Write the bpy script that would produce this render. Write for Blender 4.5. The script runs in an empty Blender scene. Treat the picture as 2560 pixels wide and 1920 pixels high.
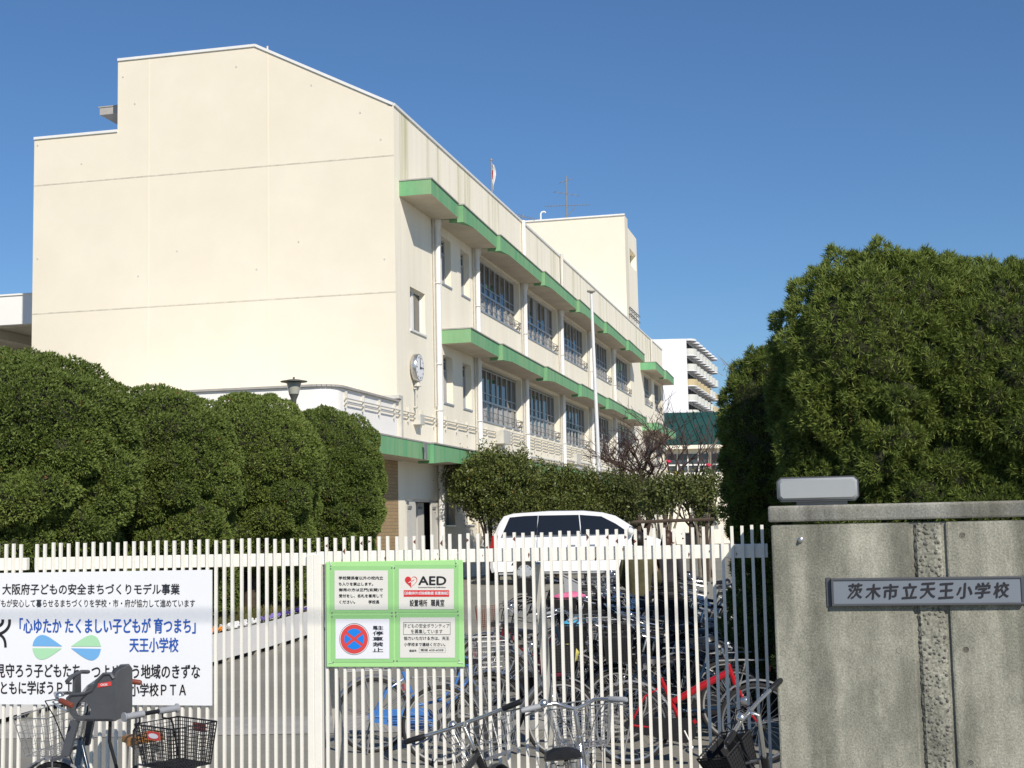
import bpy, math, random
import numpy as np
from mathutils import Vector, Matrix
R = math.radians
PI = math.pi
E = 2.05                       # eye height above the street
sc = bpy.context.scene
col = sc.collection

# ------------------------------------------------------------------ camera
FPX, PITCH, ROLL = 3498.7, .1009, .0214
cp, sp, cr, sr = math.cos(PITCH), math.sin(PITCH), math.cos(ROLL), math.sin(ROLL)
cam = bpy.data.objects.new('camera', bpy.data.cameras.new('camera'))
col.objects.link(cam)
sc.camera = cam
cam.data.sensor_width = 36
cam.data.lens = FPX / 2560 * 36
cam.data.clip_start = .1
cam.data.clip_end = 3000
r0, u0, f0 = Vector((1, 0, 0)), Vector((0, -sp, cp)), Vector((0, cp, sp))
rx, ux = r0 * cr - u0 * sr, r0 * sr + u0 * cr
cam.matrix_world = Matrix(((rx.x, ux.x, -f0.x, 0), (rx.y, ux.y, -f0.y, 0), (rx.z, ux.z, -f0.z, E), (0, 0, 0, 1)))

# ------------------------------------------------------------------ sky and sun
SUN = Vector((.562, -1.365, 1.06)).normalized()
wd = bpy.data.worlds.new('World')
sc.world = wd
wd.use_nodes = True
nt = wd.node_tree
sky = nt.nodes.new('ShaderNodeTexSky')
sky.sky_type = 'NISHITA'
sky.sun_disc = False
sky.sun_elevation = math.asin(SUN.z)
sky.sun_rotation = math.atan2(SUN.x, SUN.y)
sky.air_density = 1.12
sky.dust_density = .1
sky.ozone_density = 10
bg = nt.nodes['Background']
bg.inputs[1].default_value = .095
nt.links.new(sky.outputs[0], bg.inputs[0])
sl = bpy.data.lights.new('sun', 'SUN')
sl.energy = 4.6
sl.angle = R(.53)
sl.color = (1, .935, .835)
so = bpy.data.objects.new('sun', sl)
col.objects.link(so)
so.rotation_euler = SUN.to_track_quat('Z', 'Y').to_euler()
so.location = (8, -20, 30)
sc.view_settings.view_transform = 'Standard'
sc.view_settings.look = 'None'
sc.view_settings.exposure = 0
sc.view_settings.gamma = 1

# ------------------------------------------------------------------ helpers: pixel of the photograph -> point in the place
def ray(u, v):
    a, b = (u - 1280) / FPX, (v - 960) / FPX
    a, b = a * cr - b * sr, a * sr + b * cr
    return Vector((a, cp + b * sp, sp - b * cp))
def at(u, v, Y):
    d = ray(u, v) * 1.0
    d *= Y / d.y
    return Vector((d.x, d.y, d.z + E))
YAW = .2315
BX, BY = Vector((math.cos(YAW), -math.sin(YAW), 0)), Vector((math.sin(YAW), math.cos(YAW), 0))
BO = Vector((-2.9483, 35.6729, 0))
def onA(u, v, x=0):            # school facade plane (local x) -> local point
    d = ray(u, v)
    t = (BO.dot(BX) + x) / d.dot(BX)
    q = d * t - BO
    return Vector((q.dot(BX), q.dot(BY), d.z * t + E))
def onB(u, v, y=0):            # plane parallel to the gable
    d = ray(u, v)
    t = (BO.dot(BY) + y) / d.dot(BY)
    q = d * t - BO
    return Vector((q.dot(BX), q.dot(BY), d.z * t + E))
GT = .215
GA = math.atan(GT)
GX, GN = Vector((math.cos(GA), -math.sin(GA), 0)), Vector((math.sin(GA), math.cos(GA), 0))
GO = Vector((0, 8.76, 0))
def gs(u, v, y=0):             # gate plane (local y, negative = towards the street) -> (s, z)
    d = ray(u, v)
    t = (GO.dot(GN) + y) / d.dot(GN)
    q = d * t - GO
    return q.dot(GX), d.z * t + E
def gz(y):
    return 0 if y < 12 else min(.55, (y - 12) * .0245)

# ------------------------------------------------------------------ helpers: meshes
class MB:
    def __init__(s):
        s.v, s.f, s.m = [], [], []
    def add(s, vs, fs, m=0):
        b = len(s.v)
        s.v += [tuple(v) for v in vs]
        s.f += [tuple(i + b for i in f) for f in fs]
        s.m += [m] * len(fs)
    def box(s, x0, x1, y0, y1, z0, z1, m=0):
        s.add([(x, y, z) for x in (x0, x1) for y in (y0, y1) for z in (z0, z1)],
              [(0, 1, 3, 2), (4, 6, 7, 5), (0, 4, 5, 1), (2, 3, 7, 6), (0, 2, 6, 4), (1, 5, 7, 3)], m)
    def bar(s, p0, p1, w, h, up=(0, 0, 1), m=0):
        p0, p1 = Vector(p0), Vector(p1)
        d = (p1 - p0).normalized()
        a = d.cross(Vector(up))
        if a.length < 1e-4:
            a = d.cross(Vector((1, 0, 0)))
        a.normalize()
        b = a.cross(d)
        a, b = a * w / 2, b * h / 2
        s.add([p0 - a - b, p0 + a - b, p0 + a + b, p0 - a + b, p1 - a - b, p1 + a - b, p1 + a + b, p1 - a + b],
              [(0, 3, 2, 1), (4, 5, 6, 7), (0, 1, 5, 4), (1, 2, 6, 5), (2, 3, 7, 6), (3, 0, 4, 7)], m)
    def tube(s, pts, r, n=6, m=0, closed=False, caps=True):
        pts = [Vector(p) for p in pts]
        k = len(pts)
        rs = [r] * k if not hasattr(r, '__len__') else r
        ring = []
        a = None
        for i, p in enumerate(pts):
            if closed:
                d = pts[(i + 1) % k] - pts[i - 1]
            else:
                d = pts[min(i + 1, k - 1)] - pts[max(i - 1, 0)]
            if d.length < 1e-9:
                d = Vector((0, 0, 1))
            d.normalize()
            if a is None:
                a = d.cross(Vector((0, 0, 1)))
                if a.length < 1e-3:
                    a = d.cross(Vector((1, 0, 0)))
            a = a - d * a.dot(d)
            if a.length < 1e-6:
                a = d.orthogonal()
            a.normalize()
            b = d.cross(a)
            ring.append([p + (a * math.cos(2 * PI * j / n) + b * math.sin(2 * PI * j / n)) * rs[i] for j in range(n)])
        vs = [v for q in ring for v in q]
        fs = []
        for i in range(k if closed else k - 1):
            i2 = (i + 1) % k
            for j in range(n):
                j2 = (j + 1) % n
                fs.append((i * n + j, i * n + j2, i2 * n + j2, i2 * n + j))
        if caps and not closed:
            fs += [tuple(range(n - 1, -1, -1)), tuple(range((k - 1) * n, k * n))]
        s.add(vs, fs, m)
    def prism(s, poly, vec, m=0, m2=None):
        n = len(poly)
        vec = Vector(vec)
        p = [Vector(q) for q in poly]
        s.add(p + [q + vec for q in p], [(i, (i + 1) % n, n + (i + 1) % n, n + i) for i in range(n)], m if m2 is None else m2)
        s.add(p + [q + vec for q in p], [tuple(range(n - 1, -1, -1)), tuple(range(n, 2 * n))], m)
    def lathe(s, prof, o=(0, 0, 0), ax=(0, 0, 1), n=16, m=0):
        o, ax = Vector(o), Vector(ax).normalized()
        a = ax.orthogonal().normalized()
        b = ax.cross(a)
        vs, fs = [], []
        for r, h in prof:
            for j in range(n):
                t = 2 * PI * j / n
                vs.append(o + ax * h + (a * math.cos(t) + b * math.sin(t)) * r)
        for i in range(len(prof) - 1):
            for j in range(n):
                j2 = (j + 1) % n
                fs.append((i * n + j, i * n + j2, (i + 1) * n + j2, (i + 1) * n + j))
        if prof[0] == prof[-1]:
            return s.add(vs, fs, m)
        if prof[0][0] > 1e-6:
            fs.append(tuple(range(n - 1, -1, -1)))
        if prof[-1][0] > 1e-6:
            fs.append(tuple(range((len(prof) - 1) * n, len(prof) * n)))
        s.add(vs, fs, m)
    def ball(s, c, r, n=10, m=0):
        c = Vector(c)
        r = (r, r, r) if not hasattr(r, '__len__') else r
        vs, fs = [], []
        h = max(4, n // 2 + 1)
        for i in range(h + 1):
            t = PI * i / h
            for j in range(n):
                q = 2 * PI * j / n
                vs.append((c.x + r[0] * math.sin(t) * math.cos(q), c.y + r[1] * math.sin(t) * math.sin(q), c.z + r[2] * math.cos(t)))
        for i in range(h):
            for j in range(n):
                j2 = (j + 1) % n
                fs.append((i * n + j, (i + 1) * n + j, (i + 1) * n + j2, i * n + j2))
        s.add(vs, fs, m)
    def holes(s, fn, a0, a1, b0, b1, holes, dep, m=0, mr=None):
        """a wall sheet with rectangular openings and their reveals; fn(a, b, depth) -> point"""
        A = sorted(set([a0, a1] + [q for h in holes for q in h[:2]]))
        B = sorted(set([b0, b1] + [q for h in holes for q in h[2:]]))
        for i in range(len(A) - 1):
            for j in range(len(B) - 1):
                ca, cb = (A[i] + A[i + 1]) / 2, (B[j] + B[j + 1]) / 2
                if any(h[0] < ca < h[1] and h[2] < cb < h[3] for h in holes):
                    continue
                s.add([fn(A[i], B[j], 0), fn(A[i + 1], B[j], 0), fn(A[i + 1], B[j + 1], 0), fn(A[i], B[j + 1], 0)], [(0, 1, 2, 3)], m)
        for h in holes:
            q = [(h[0], h[2]), (h[1], h[2]), (h[1], h[3]), (h[0], h[3])]
            for i in range(4):
                p, p2 = q[i], q[(i + 1) % 4]
                s.add([fn(*p, 0), fn(*p2, 0), fn(*p2, dep), fn(*p, dep)], [(0, 1, 2, 3)], m if mr is None else mr)
    def obj(s, name, mats, parent=None, smooth=None, shift=None, bevel=0):
        me = bpy.data.meshes.new(name)
        v = s.v
        if shift is not None:
            v = [(a - shift[0], b - shift[1], c - shift[2]) for a, b, c in v]
        me.from_pydata(v, [], s.f)
        mats = mats if isinstance(mats, (list, tuple)) else [mats]
        for q in mats:
            me.materials.append(q)
        if len(mats) > 1:
            me.polygons.foreach_set('material_index', s.m)
        me.update()
        if smooth:
            me.polygons.foreach_set('use_smooth', [True] * len(me.polygons))
            me.set_sharp_from_angle(angle=R(smooth))
        o = bpy.data.objects.new(name, me)
        col.objects.link(o)
        if parent:
            o.parent = parent
        if bevel:
            b = o.modifiers.new('bevel', 'BEVEL')
            b.width = bevel
            b.segments = 2
            b.limit_method = 'ANGLE'
        return o

def thing(name, label, cat, loc=(0, 0, 0), rz=0, group=None):
    o = bpy.data.objects.new(name, None)
    col.objects.link(o)
    o.location = loc
    o.rotation_euler = (0, 0, rz)
    o.empty_display_size = .2
    return tag(o, label, cat, group)
def tag(o, label, cat, group=None):
    o['label'] = label
    o['category'] = cat
    if group:
        o['group'] = group
    return o
def struct(o, kind='structure'):
    o['kind'] = kind
    return o
def copy_tree(o, parent=None):
    c = o.copy()
    col.objects.link(c)
    if parent:
        c.parent = parent
    for ch in o.children:
        copy_tree(ch, c)
    return c

_tc = {}
def text_geo(s, bold=0.0, shear=0.0):
    k = (s, bold, shear)
    if k in _tc:
        return _tc[k]
    c = bpy.data.curves.new('lettering_curve', 'FONT')
    c.body = s
    c.offset = bold
    c.shear = shear
    c.resolution_u = 3
    o = bpy.data.objects.new('lettering_curve', c)
    col.objects.link(o)
    bpy.context.view_layer.update()
    me = bpy.data.meshes.new_from_object(o.evaluated_get(bpy.context.evaluated_depsgraph_get()))
    v = np.array([(q.co.x, q.co.y) for q in me.vertices])
    f = [tuple(p.vertices) for p in me.polygons]
    lo, hi = v.min(0), v.max(0)
    v = (v - lo) / (hi - lo)
    bpy.data.objects.remove(o)
    bpy.data.curves.remove(c)
    bpy.data.meshes.remove(me)
    _tc[k] = (v, f)
    return v, f
def put_text(mb, s, fn, a0, a1, b0, b1, bold=0.0, m=0, shear=0.0):
    """lettering fitted to a rectangle; heavier strokes are laid as shifted copies a hair above each other"""
    v, f = text_geo(s, 0, shear)
    q = bold * abs(b1 - b0) * .9
    sh = [(0, 0)] if q == 0 else [(-q, 0), (q, 0), (0, q * .8), (0, -q * .8)]
    sx, sy = (1 if a1 > a0 else -1), (1 if b1 > b0 else -1)
    for i, (dx, dy) in enumerate(sh):
        vs = []
        for x, y in v:
            p = fn(a0 + sx * q + (a1 - a0 - 2 * sx * q) * x + dx, b0 + sy * q + (b1 - b0 - 2 * sy * q) * y + dy)
            vs.append((p[0], p[1] - .00025 * i, p[2]))
        mb.add(vs, f, m)

# ------------------------------------------------------------------ materials
def mat(name, c, rough=.6, metal=0, var=0, scale=6, bump=0, bscale=60, c2=None, lo=.4, hi=.6, stretch=(1, 1, 1), spec=.4, coat=0, spots=None, ior=None):
    """procedural material: base colour varied by noise; c2 = a second colour in soft patches; spots = (colour, scale, threshold)"""
    m = bpy.data.materials.new(name)
    m.use_nodes = True
    t = m.node_tree
    N, L = t.nodes.new, t.links.new
    b = t.nodes['Principled BSDF']
    b.inputs['Base Color'].default_value = (*c, 1)
    b.inputs['Roughness'].default_value = rough
    b.inputs['Metallic'].default_value = metal
    b.inputs['Specular IOR Level'].default_value = spec
    b.inputs['Coat Weight'].default_value = coat
    tc = N('ShaderNodeTexCoord')
    mp = N('ShaderNodeMapping')
    mp.inputs['Scale'].default_value = stretch
    L(tc.outputs['Object'], mp.inputs['Vector'])
    cur = None
    def noise(sc_, det=6, rg=.6):
        n = N('ShaderNodeTexNoise')
        n.inputs['Scale'].default_value = sc_
        n.inputs['Detail'].default_value = det
        n.inputs['Roughness'].default_value = rg
        L(mp.outputs[0], n.inputs['Vector'])
        return n.outputs['Fac']
    def ramp(src, a, bb):
        r_ = N('ShaderNodeMapRange')
        r_.inputs[1].default_value = a
        r_.inputs[2].default_value = bb
        L(src, r_.inputs[0])
        return r_.outputs[0]
    def mix(fac, x, y):
        k = N('ShaderNodeMix')
        k.data_type = 'RGBA'
        L(fac, k.inputs[0])
        for i, q in ((6, x), (7, y)):
            if isinstance(q, tuple):
                k.inputs[i].default_value = (*q, 1)
            else:
                L(q, k.inputs[i])
        return k.outputs[2]
    if var:
        cur = mix(ramp(noise(scale), .3, .7), tuple(q * (1 - var) for q in c), tuple(min(1, q * (1 + var)) for q in c))
    if c2:
        cur = mix(ramp(noise(scale * .37, 8, .7), lo, hi), cur if cur is not None else c, c2)
    if spots:
        cur = mix(ramp(noise(spots[1], 5, .7), spots[2], spots[2] + .04), cur if cur is not None else c, spots[0])
    if cur is not None:
        L(cur, b.inputs['Base Color'])
    if bump:
        bp = N('ShaderNodeBump')
        bp.inputs['Strength'].default_value = bump
        bp.inputs['Distance'].default_value = .01
        L(noise(bscale, 4), bp.inputs['Height'])
        L(bp.outputs[0], b.inputs['Normal'])
    return m
M = {}
M['wall'] = mat('cream_render', (.79, .725, .59), .85, 0, .03, .9, .15, 30, c2=(.765, .695, .55), lo=.45, hi=.75, spec=.2)
M['band'] = mat('white_render', (.86, .835, .79), .85, 0, .03, .8, .12, 30, spec=.2)
M['facade'] = mat('facade_render', (.93, .865, .715), .85, 0, .04, 1.2, .15, 30, c2=(.87, .80, .655), lo=.42, hi=.62, stretch=(1, 2.2, .25), spec=.2)
M['parapet'] = mat('parapet_render', (.92, .855, .705), .85, 0, .05, 1.2, .1, 30, c2=(.60, .57, .36), lo=.52, hi=.66, stretch=(1, 3.5, .12), spec=.2)
M['coping'] = mat('coping', (.78, .77, .74), .6, 0, .05, 3)
M['green'] = mat('green_paint', (.13, .39, .19), .7, 0, .14, 2.5, c2=(.26, .43, .22), lo=.35, hi=.65, stretch=(1, 2.5, .3), spec=.3)
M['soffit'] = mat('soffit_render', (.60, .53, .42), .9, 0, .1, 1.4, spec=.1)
M['pipe'] = mat('white_pipe', (.83, .81, .77), .5, 0, .06, 2)
M['pipegrey'] = mat('grey_conduit', (.58, .56, .50), .55, 0, .1, 3)
M['alu'] = mat('aluminium_sash', (.47, .48, .49), .4, .5, .05, 8)
M['sill'] = mat('grey_sill', (.40, .38, .35), .7, 0, .1, 5)
M['glass'] = mat('window_glass', (.025, .03, .038), .04, 0, spec=.6)
M['glassblue'] = mat('sash_glass', (.05, .055, .065), .05, 0, .5, 1.1, spec=.7)
M['curtain'] = mat('curtain', (.45, .44, .42), .9, 0, .1, 5)
M['metal'] = mat('grey_steel', (.27, .27, .27), .5, .25, .08, 8)
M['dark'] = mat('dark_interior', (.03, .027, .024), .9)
M['door'] = mat('grey_door_paint', (.60, .58, .53), .5, 0, .06, 3)
M['chrome'] = mat('chrome', (.58, .575, .56), .25, .9)
M['silver'] = mat('silver_paint', (.55, .56, .58), .25, .85)
M['black'] = mat('black_plastic', (.014, .014, .016), .4, 0, .2, 20)
M['blackgloss'] = mat('black_gloss_paint', (.012, .012, .013), .3, 0, coat=.15)
M['rubber'] = mat('tyre_rubber', (.022, .021, .02), .8, 0, .25, 30)
M['asphalt'] = mat('worn_asphalt', (.295, .282, .238), .95, 0, .09, 1.3, .5, 140, c2=(.25, .238, .205), lo=.42, hi=.66, spec=.15)
M['strip'] = mat('pale_concrete', (.42, .405, .37), .92, 0, .1, 3, .4, 90, c2=(.33, .32, .29), spec=.15)
M['dial'] = mat('clock_dial', (.78, .79, .80), .9, spec=.05)
M['polewhite'] = mat('white_pole_paint', (.72, .72, .72), .4, 0, .05, 3)
M['white'] = mat('white_board', (.82, .83, .85), .35, 0, .015, 2, spec=.4)

# ------------------------------------------------------------------ ground
g = MB()
ys = [-30, 0, 9, 12, 14, 17, 20, 24, 28, 32, 34.5, 50, 90, 200, 600, 1500]
xs = [-900, -60, -10, 0, 10, 60, 900]
for j in range(len(ys) - 1):
    for i in range(len(xs) - 1):
        g.add([(xs[i], ys[j], gz(ys[j])), (xs[i + 1], ys[j], gz(ys[j])), (xs[i + 1], ys[j + 1], gz(ys[j + 1])), (xs[i], ys[j + 1], gz(ys[j + 1]))], [(0, 1, 2, 3)])
struct(g.obj('ground', M['asphalt']))
# worn concrete strip that crosses the yard behind the gate
g = MB()
for j, (a, b) in enumerate([(13.75, 14.3), (14.3, 14.85)]):
    g.add([(-12, a + .6, gz(a + .6) + .006), (8, a, gz(a) + .006), (8, b, gz(b) + .006), (-12, b + .6, gz(b + .6) + .006)], [(0, 1, 2, 3)])
struct(g.obj('concrete_path', M['strip']))

# ------------------------------------------------------------------ brick-tile material
def brick_mat():
    m = bpy.data.materials.new('brick_tile')
    m.use_nodes = True
    t = m.node_tree
    N, L = t.nodes.new, t.links.new
    b = t.nodes['Principled BSDF']
    b.inputs['Roughness'].default_value = .7
    tc, sx, cx = N('ShaderNodeTexCoord'), N('ShaderNodeSeparateXYZ'), N('ShaderNodeCombineXYZ')
    L(tc.outputs['Object'], sx.inputs[0])
    ad = N('ShaderNodeMath')
    L(sx.outputs[0], ad.inputs[0])
    L(sx.outputs[1], ad.inputs[1])
    L(ad.outputs[0], cx.inputs[0])
    L(sx.outputs[2], cx.inputs[1])
    br = N('ShaderNodeTexBrick')
    L(cx.outputs[0], br.inputs['Vector'])
    br.inputs['Color1'].default_value = (.42, .29, .15, 1)
    br.inputs['Color2'].default_value = (.36, .245, .125, 1)
    br.inputs['Mortar'].default_value = (.22, .17, .11, 1)
    br.inputs['Scale'].default_value = 1
    br.inputs['Brick Width'].default_value = .25
    br.inputs['Row Height'].default_value = .085
    br.inputs['Mortar Size'].default_value = .008
    L(br.outputs['Color'], b.inputs['Base Color'])
    return m
M['brick'] = brick_mat()

# ------------------------------------------------------------------ school building (local x = out of the long front, y = along it, away)
BR = math.atan2(BX.y, BX.x)
school = thing('school_building', 'long cream three storey school building with green canopies and a blank end wall', 'building', BO, BR)
ZB, ZT, ZL, ZR = .2, 13.05, 13.03, 15.03
LEN = 55.0
bays = [8.6, 15.3, 21.95, 28.6, 35.25]
BW = 5.65
fl3, fl2, fl1 = (8.92, 10.66), (5.40, 7.18), (2.0, 3.66)
hol = []
for y in bays:
    for z0, z1 in (fl3, fl2, fl1):
        hol.append((y, y + BW, z0, z1))
for y in (46.2, 50.6):
    for z0, z1 in (fl3, fl2):
        hol.append((y, y + 3.2, z0, z1))
smalls = [(4.3, 1.0), (6.4, 1.0)]
for y, w in smalls:
    for z0, z1 in ((9.07, 10.45), (5.61, 6.98), (2.11, 3.5)):
        hol.append((y, y + w, z0, z1))
hol.append((1.22, 2.6, 7.31, 8.46))
hol.append((.56, 3.9, .5, 2.8))
RD = .25
w = MB()
w.holes(lambda a, b, d: (-d, a, b), 0, LEN, ZB, 11.16, hol, RD)
w.obj('wall', M['facade'], school)
w = MB()
w.add([(0, 0, 11.16), (0, LEN, 11.16), (0, LEN, ZT), (0, 0, ZT)], [(0, 1, 2, 3)])
w.obj('wall', M['parapet'], school)
prof = [(0, ZB), (0, ZT), (-3.87, ZR), (-7.94, ZR), (-7.94, ZL), (-10.49, ZL), (-10.49, ZB)]
w = MB()
w.add([(x, 0, z) for x, z in prof], [(0, 1, 2, 3, 4, 5, 6)])
w.add([(x, LEN, z) for x, z in prof], [(6, 5, 4, 3, 2, 1, 0)])
w.add([(-10.49, 0, ZB), (-10.49, LEN, ZB), (-10.49, LEN, ZL), (-10.49, 0, ZL)], [(0, 1, 2, 3)])
w.obj('wall', M['wall'], school)
w = MB()
for i in range(1, 5):
    (x0, z0), (x1, z1) = prof[i], prof[i + 1]
    w.add([(x0, 0, z0), (x0, LEN, z0), (x1, LEN, z1), (x1, 0, z1)], [(0, 1, 2, 3)])
for i in (1, 2, 4):
    (x0, z0), (x1, z1) = prof[i], prof[i + 1]
    w.bar((x0, .06, z0 + .03), (x1, .06, z1 + .03), .2, .07)
w.bar((-.06, 0, ZT + .03), (-.06, LEN, ZT + .03), .2, .07)
w.obj('roof', M['coping'], school)
# dark rooms behind the openings
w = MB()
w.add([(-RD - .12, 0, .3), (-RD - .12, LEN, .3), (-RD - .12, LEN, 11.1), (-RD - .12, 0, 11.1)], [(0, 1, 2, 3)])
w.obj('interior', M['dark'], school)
# sealed expansion joints and plugged formwork holes of the end wall
M['joint'] = mat('joint_sealant', (.60, .55, .45), .9, 0, .2, 6)
M['jointp'] = mat('painted_joint', (.815, .74, .59), .9)
w = MB()
for z in (9.67 + E, 6.07 + E):
    w.box(-10.49, 0, -.006, .01, z - .016, z + .016)
w.obj('expansion_joint', M['joint'], school)
w = MB()
for x in (-7.0, -3.52):
    w.box(x - .02, x + .02, -.005, .01, ZB, ZR - .02)
w.obj('expansion_joint', M['jointp'], school)
plug = None
for a, z in [(7.78, 12.52), (7.42, 11.73), (4.42, 12.48), (2.27, 11.76), (.91, 10.89), (.35, 10.12), (10.38, 10.81), (9.02, 10.18), (10.34, 7.61), (7.29, 6.93), (6.15, 7.54), (3.85, 6.9), (2.66, 7.56), (.29, 6.94)]:
    if plug is None:
        w = MB()
        w.lathe([(.028, 0), (.024, .012)], (0, 0, 0), (0, -1, 0), 8)
        plug = w.obj('wall_vent', M['pipegrey'], school)
    else:
        plug = plug.copy()
        col.objects.link(plug)
    plug.location = (-a, 0, z + E)

# windows
def bay_window(wd, h, cols, split, seed=7):
    """aluminium window: tall fixed lights above sliding sashes, with the guard rail outside"""
    f = MB()
    f.box(-RD, -RD + .06, 0, wd, 0, .06)
    f.box(-RD, -RD + .06, 0, wd, h - .05, h)
    f.box(-RD, -RD + .07, .0, wd, split - .035, split + .035)
    f.box(-RD, -RD + .05, 0, wd, split + .26, split + .29)
    for i in range(cols + 1):
        y = wd * i / cols
        a = .045 if i % 2 == 0 else .026
        y = min(max(y, a), wd - a)
        f.box(-RD, -RD + .065, y - a, y + a, .06, split - .035)
        f.box(-RD, -RD + .064, y - a, y + a, split + .035, h - .05)
    f.box(-RD, .03, -.03, wd + .03, -.05, 0)
    fr = f.obj('window', [M['alu']], school)
    p = MB()
    rnd = random.Random(seed)
    for i in range(cols):
        y0, y1 = wd * i / cols, wd * (i + 1) / cols
        x = -RD + .02 + (.015 if i % 2 else 0)
        t = rnd.uniform(-.008, .008)
        p.add([(x, y0, split), (x + t, y1, split), (x + t, y1, h), (x, y0, h)], [(0, 1, 2, 3)], 1 if rnd.random() < .1 else 0)
        k = y1 - (y1 - y0) * rnd.choice((.38, .2, .55, .1))
        p.add([(x, y0, .05), (x + t, k, .05), (x + t, k, split), (x, y0, split)], [(0, 1, 2, 3)], 0)
        p.add([(x, k, .05), (x, y1, .05), (x, y1, split), (x, k, split)], [(0, 1, 2, 3)], 1)
    p.obj('pane', [M['glass'], M['curtain']], fr)
    if cols > 4:
        q = MB()
        for z in (.12, .3):
            q.tube([(-.18, 0, z), (.05, .02, z), (.05, wd - .03, z), (-.18, wd, z)], .012, 4)
        q.tube([(-.18, wd - .02, .06), (.05, wd - .02, .3)], .012, 4)
        for i in range(cols):
            y = wd * (i + .5) / cols
            q.tube([(.05, y, .02), (.05, y, .3)], .01, 4)
            q.tube([(.05, y + .16 + .1 * math.cos(t), .16 + .1 * math.sin(t)) for t in np.linspace(0, 2 * PI, 9)[:-1]], .009, 4, closed=True)
        q.obj('guard_rail', M['metal'], fr)
    return fr
b0 = None
vari = [bay_window(BW, fl3[1] - fl3[0], 8, .68, 7 + q) for q in range(5)]
for j, (z0, z1) in enumerate((fl3, fl2, fl1)):
    for i, y in enumerate(bays):
        c = vari[i] if j == 0 else copy_tree(vari[(i * 2 + j * 3) % 5], school)
        c.location = (0, y, z0)
b0 = None
for y in (46.2, 50.6):
    for z0, z1 in (fl3, fl2):
        if b0 is None:
            b0 = bay_window(3.2, z1 - z0, 5, .68)
            c = b0
        else:
            c = copy_tree(b0, school)
        c.location = (0, y, z0)
b0 = None
for y, ww in smalls:
    for z0, z1 in ((9.07, 10.45), (5.61, 6.98), (2.11, 3.5)):
        if b0 is None:
            b0 = bay_window(1.0, 1.38, 2, .98)
            c = b0
        else:
            c = copy_tree(b0, school)
        c.location = (0, y, z0)
f = MB()
for a in ((0, .05, 0, 1.15), (1.33, 1.38, 0, 1.15), (.05, 1.33, 0, .05), (.05, 1.33, 1.1, 1.15), (.55, .63, .05, 1.1), (.66, .73, .05, 1.1)):
    f.box(-.2, -.13, *a)
f.box(-.2, .04, -.04, 1.42, -.05, 0)
fr = f.obj('window', M['coping'], school)
fr.location = (0, 1.22, 7.31)
p = MB()
p.add([(-.17, 0, 0), (-.17, .6, 0), (-.17, .6, 1.15), (-.17, 0, 1.15)], [(0, 1, 2, 3)])
p.add([(-.16, .6, 0), (-.16, 1.38, 0), (-.16, 1.38, 1.15), (-.16, .6, 1.15)], [(0, 1, 2, 3)])
p.obj('pane', M['glass'], fr)

# green canopies: one slab per bay, each stepped out from the last
def canopy(y0, y1, zb, zt, x0=.88, x1=.77, lip=True):
    c = MB()
    v = [(0, y0), (x0, y0), (x1, y1), (0, y1)]
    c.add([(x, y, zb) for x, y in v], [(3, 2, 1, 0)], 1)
    for i in range(4):
        (a, b), (a2, b2) = v[i], v[(i + 1) % 4]
        c.add([(a, b, zb), (a2, b2, zb), (a2, b2, zt), (a, b, zt)], [(0, 1, 2, 3)], 0)
    c.prism([(0, y0 - .02, zt), (x0 + .03, y0 - .02, zt), (x1 + .03, y1, zt), (0, y1, zt)], (0, 0, .035), 2)
    if lip:
        c.prism([(x0 - .42, y0, zb - .09), (x0, y0, zb - .09), (x0 - .01, y0 + 1.2, zb - .012), (x0 - .3, y0 + .5, zb - .012)], (0, 0, .09), 0)
    return c.obj('canopy', [M['green'], M['soffit'], M['sill']], school)
top = [(.4, 3.45), (3.55, 7.9), (7.95, 14.6), (14.65, 21.3), (21.35, 27.95), (28.0, 34.6), (34.65, 41.1)]
for i, (a, b) in enumerate(top):
    canopy(a, b, 8.67 + E, 9.07 + E, lip=i > 0)
canopy(44.8, 49.5, 8.67 + E, 9.09 + E, lip=False)
canopy(49.55, 54.4, 8.67 + E, 9.09 + E)
mid = [(4.15, 7.9), (7.95, 14.6), (14.65, 21.3), (21.35, 27.95), (28.0, 34.6), (34.65, 41.1), (44.8, 54.4)]
for i, (a, b) in enumerate(mid):
    canopy(a, b, 5.22 + E, 5.62 + E, lip=0 < i < 6)
low = [(.25, 7.9), (7.95, 14.6), (14.65, 21.3), (21.35, 27.95), (28.0, 34.6), (34.65, 41.1)]
for i, (a, b) in enumerate(low):
    canopy(a, b, 1.72 + E, 2.13 + E)
# the corner canopy round the entrance wing
c = MB()
poly = [(-8, -4.6), (-8, -5.4), (.35, -5.4), (.7, -5.28), (.88, -4.95), (.79, .2), (0, .2), (0, -4.1), (-.5, -4.6)]
zb, zt = 1.70 + E, 2.12 + E
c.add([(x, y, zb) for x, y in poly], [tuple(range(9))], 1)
for i in range(9):
    (a, b), (a2, b2) = poly[i], poly[(i + 1) % 9]
    c.add([(a, b, zb), (a2, b2, zb), (a2, b2, zt), (a, b, zt)], [(0, 1, 2, 3)], 0)
c.prism([(x * 1.015, y * 1.006, zt) for x, y in poly], (0, 0, .035), 2)
c.prism([(.885, -.62, zt - .01), (.885, -.42, zt - .01), (.885, -.45, zt - .25), (.885, -.42, zb), (.885, -.6, zb), (.885, -.58, zt - .25)], (.03, 0, 0), 3)
c.obj('canopy', [M['green'], M['soffit'], M['sill'], M['metal']], school)
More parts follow.
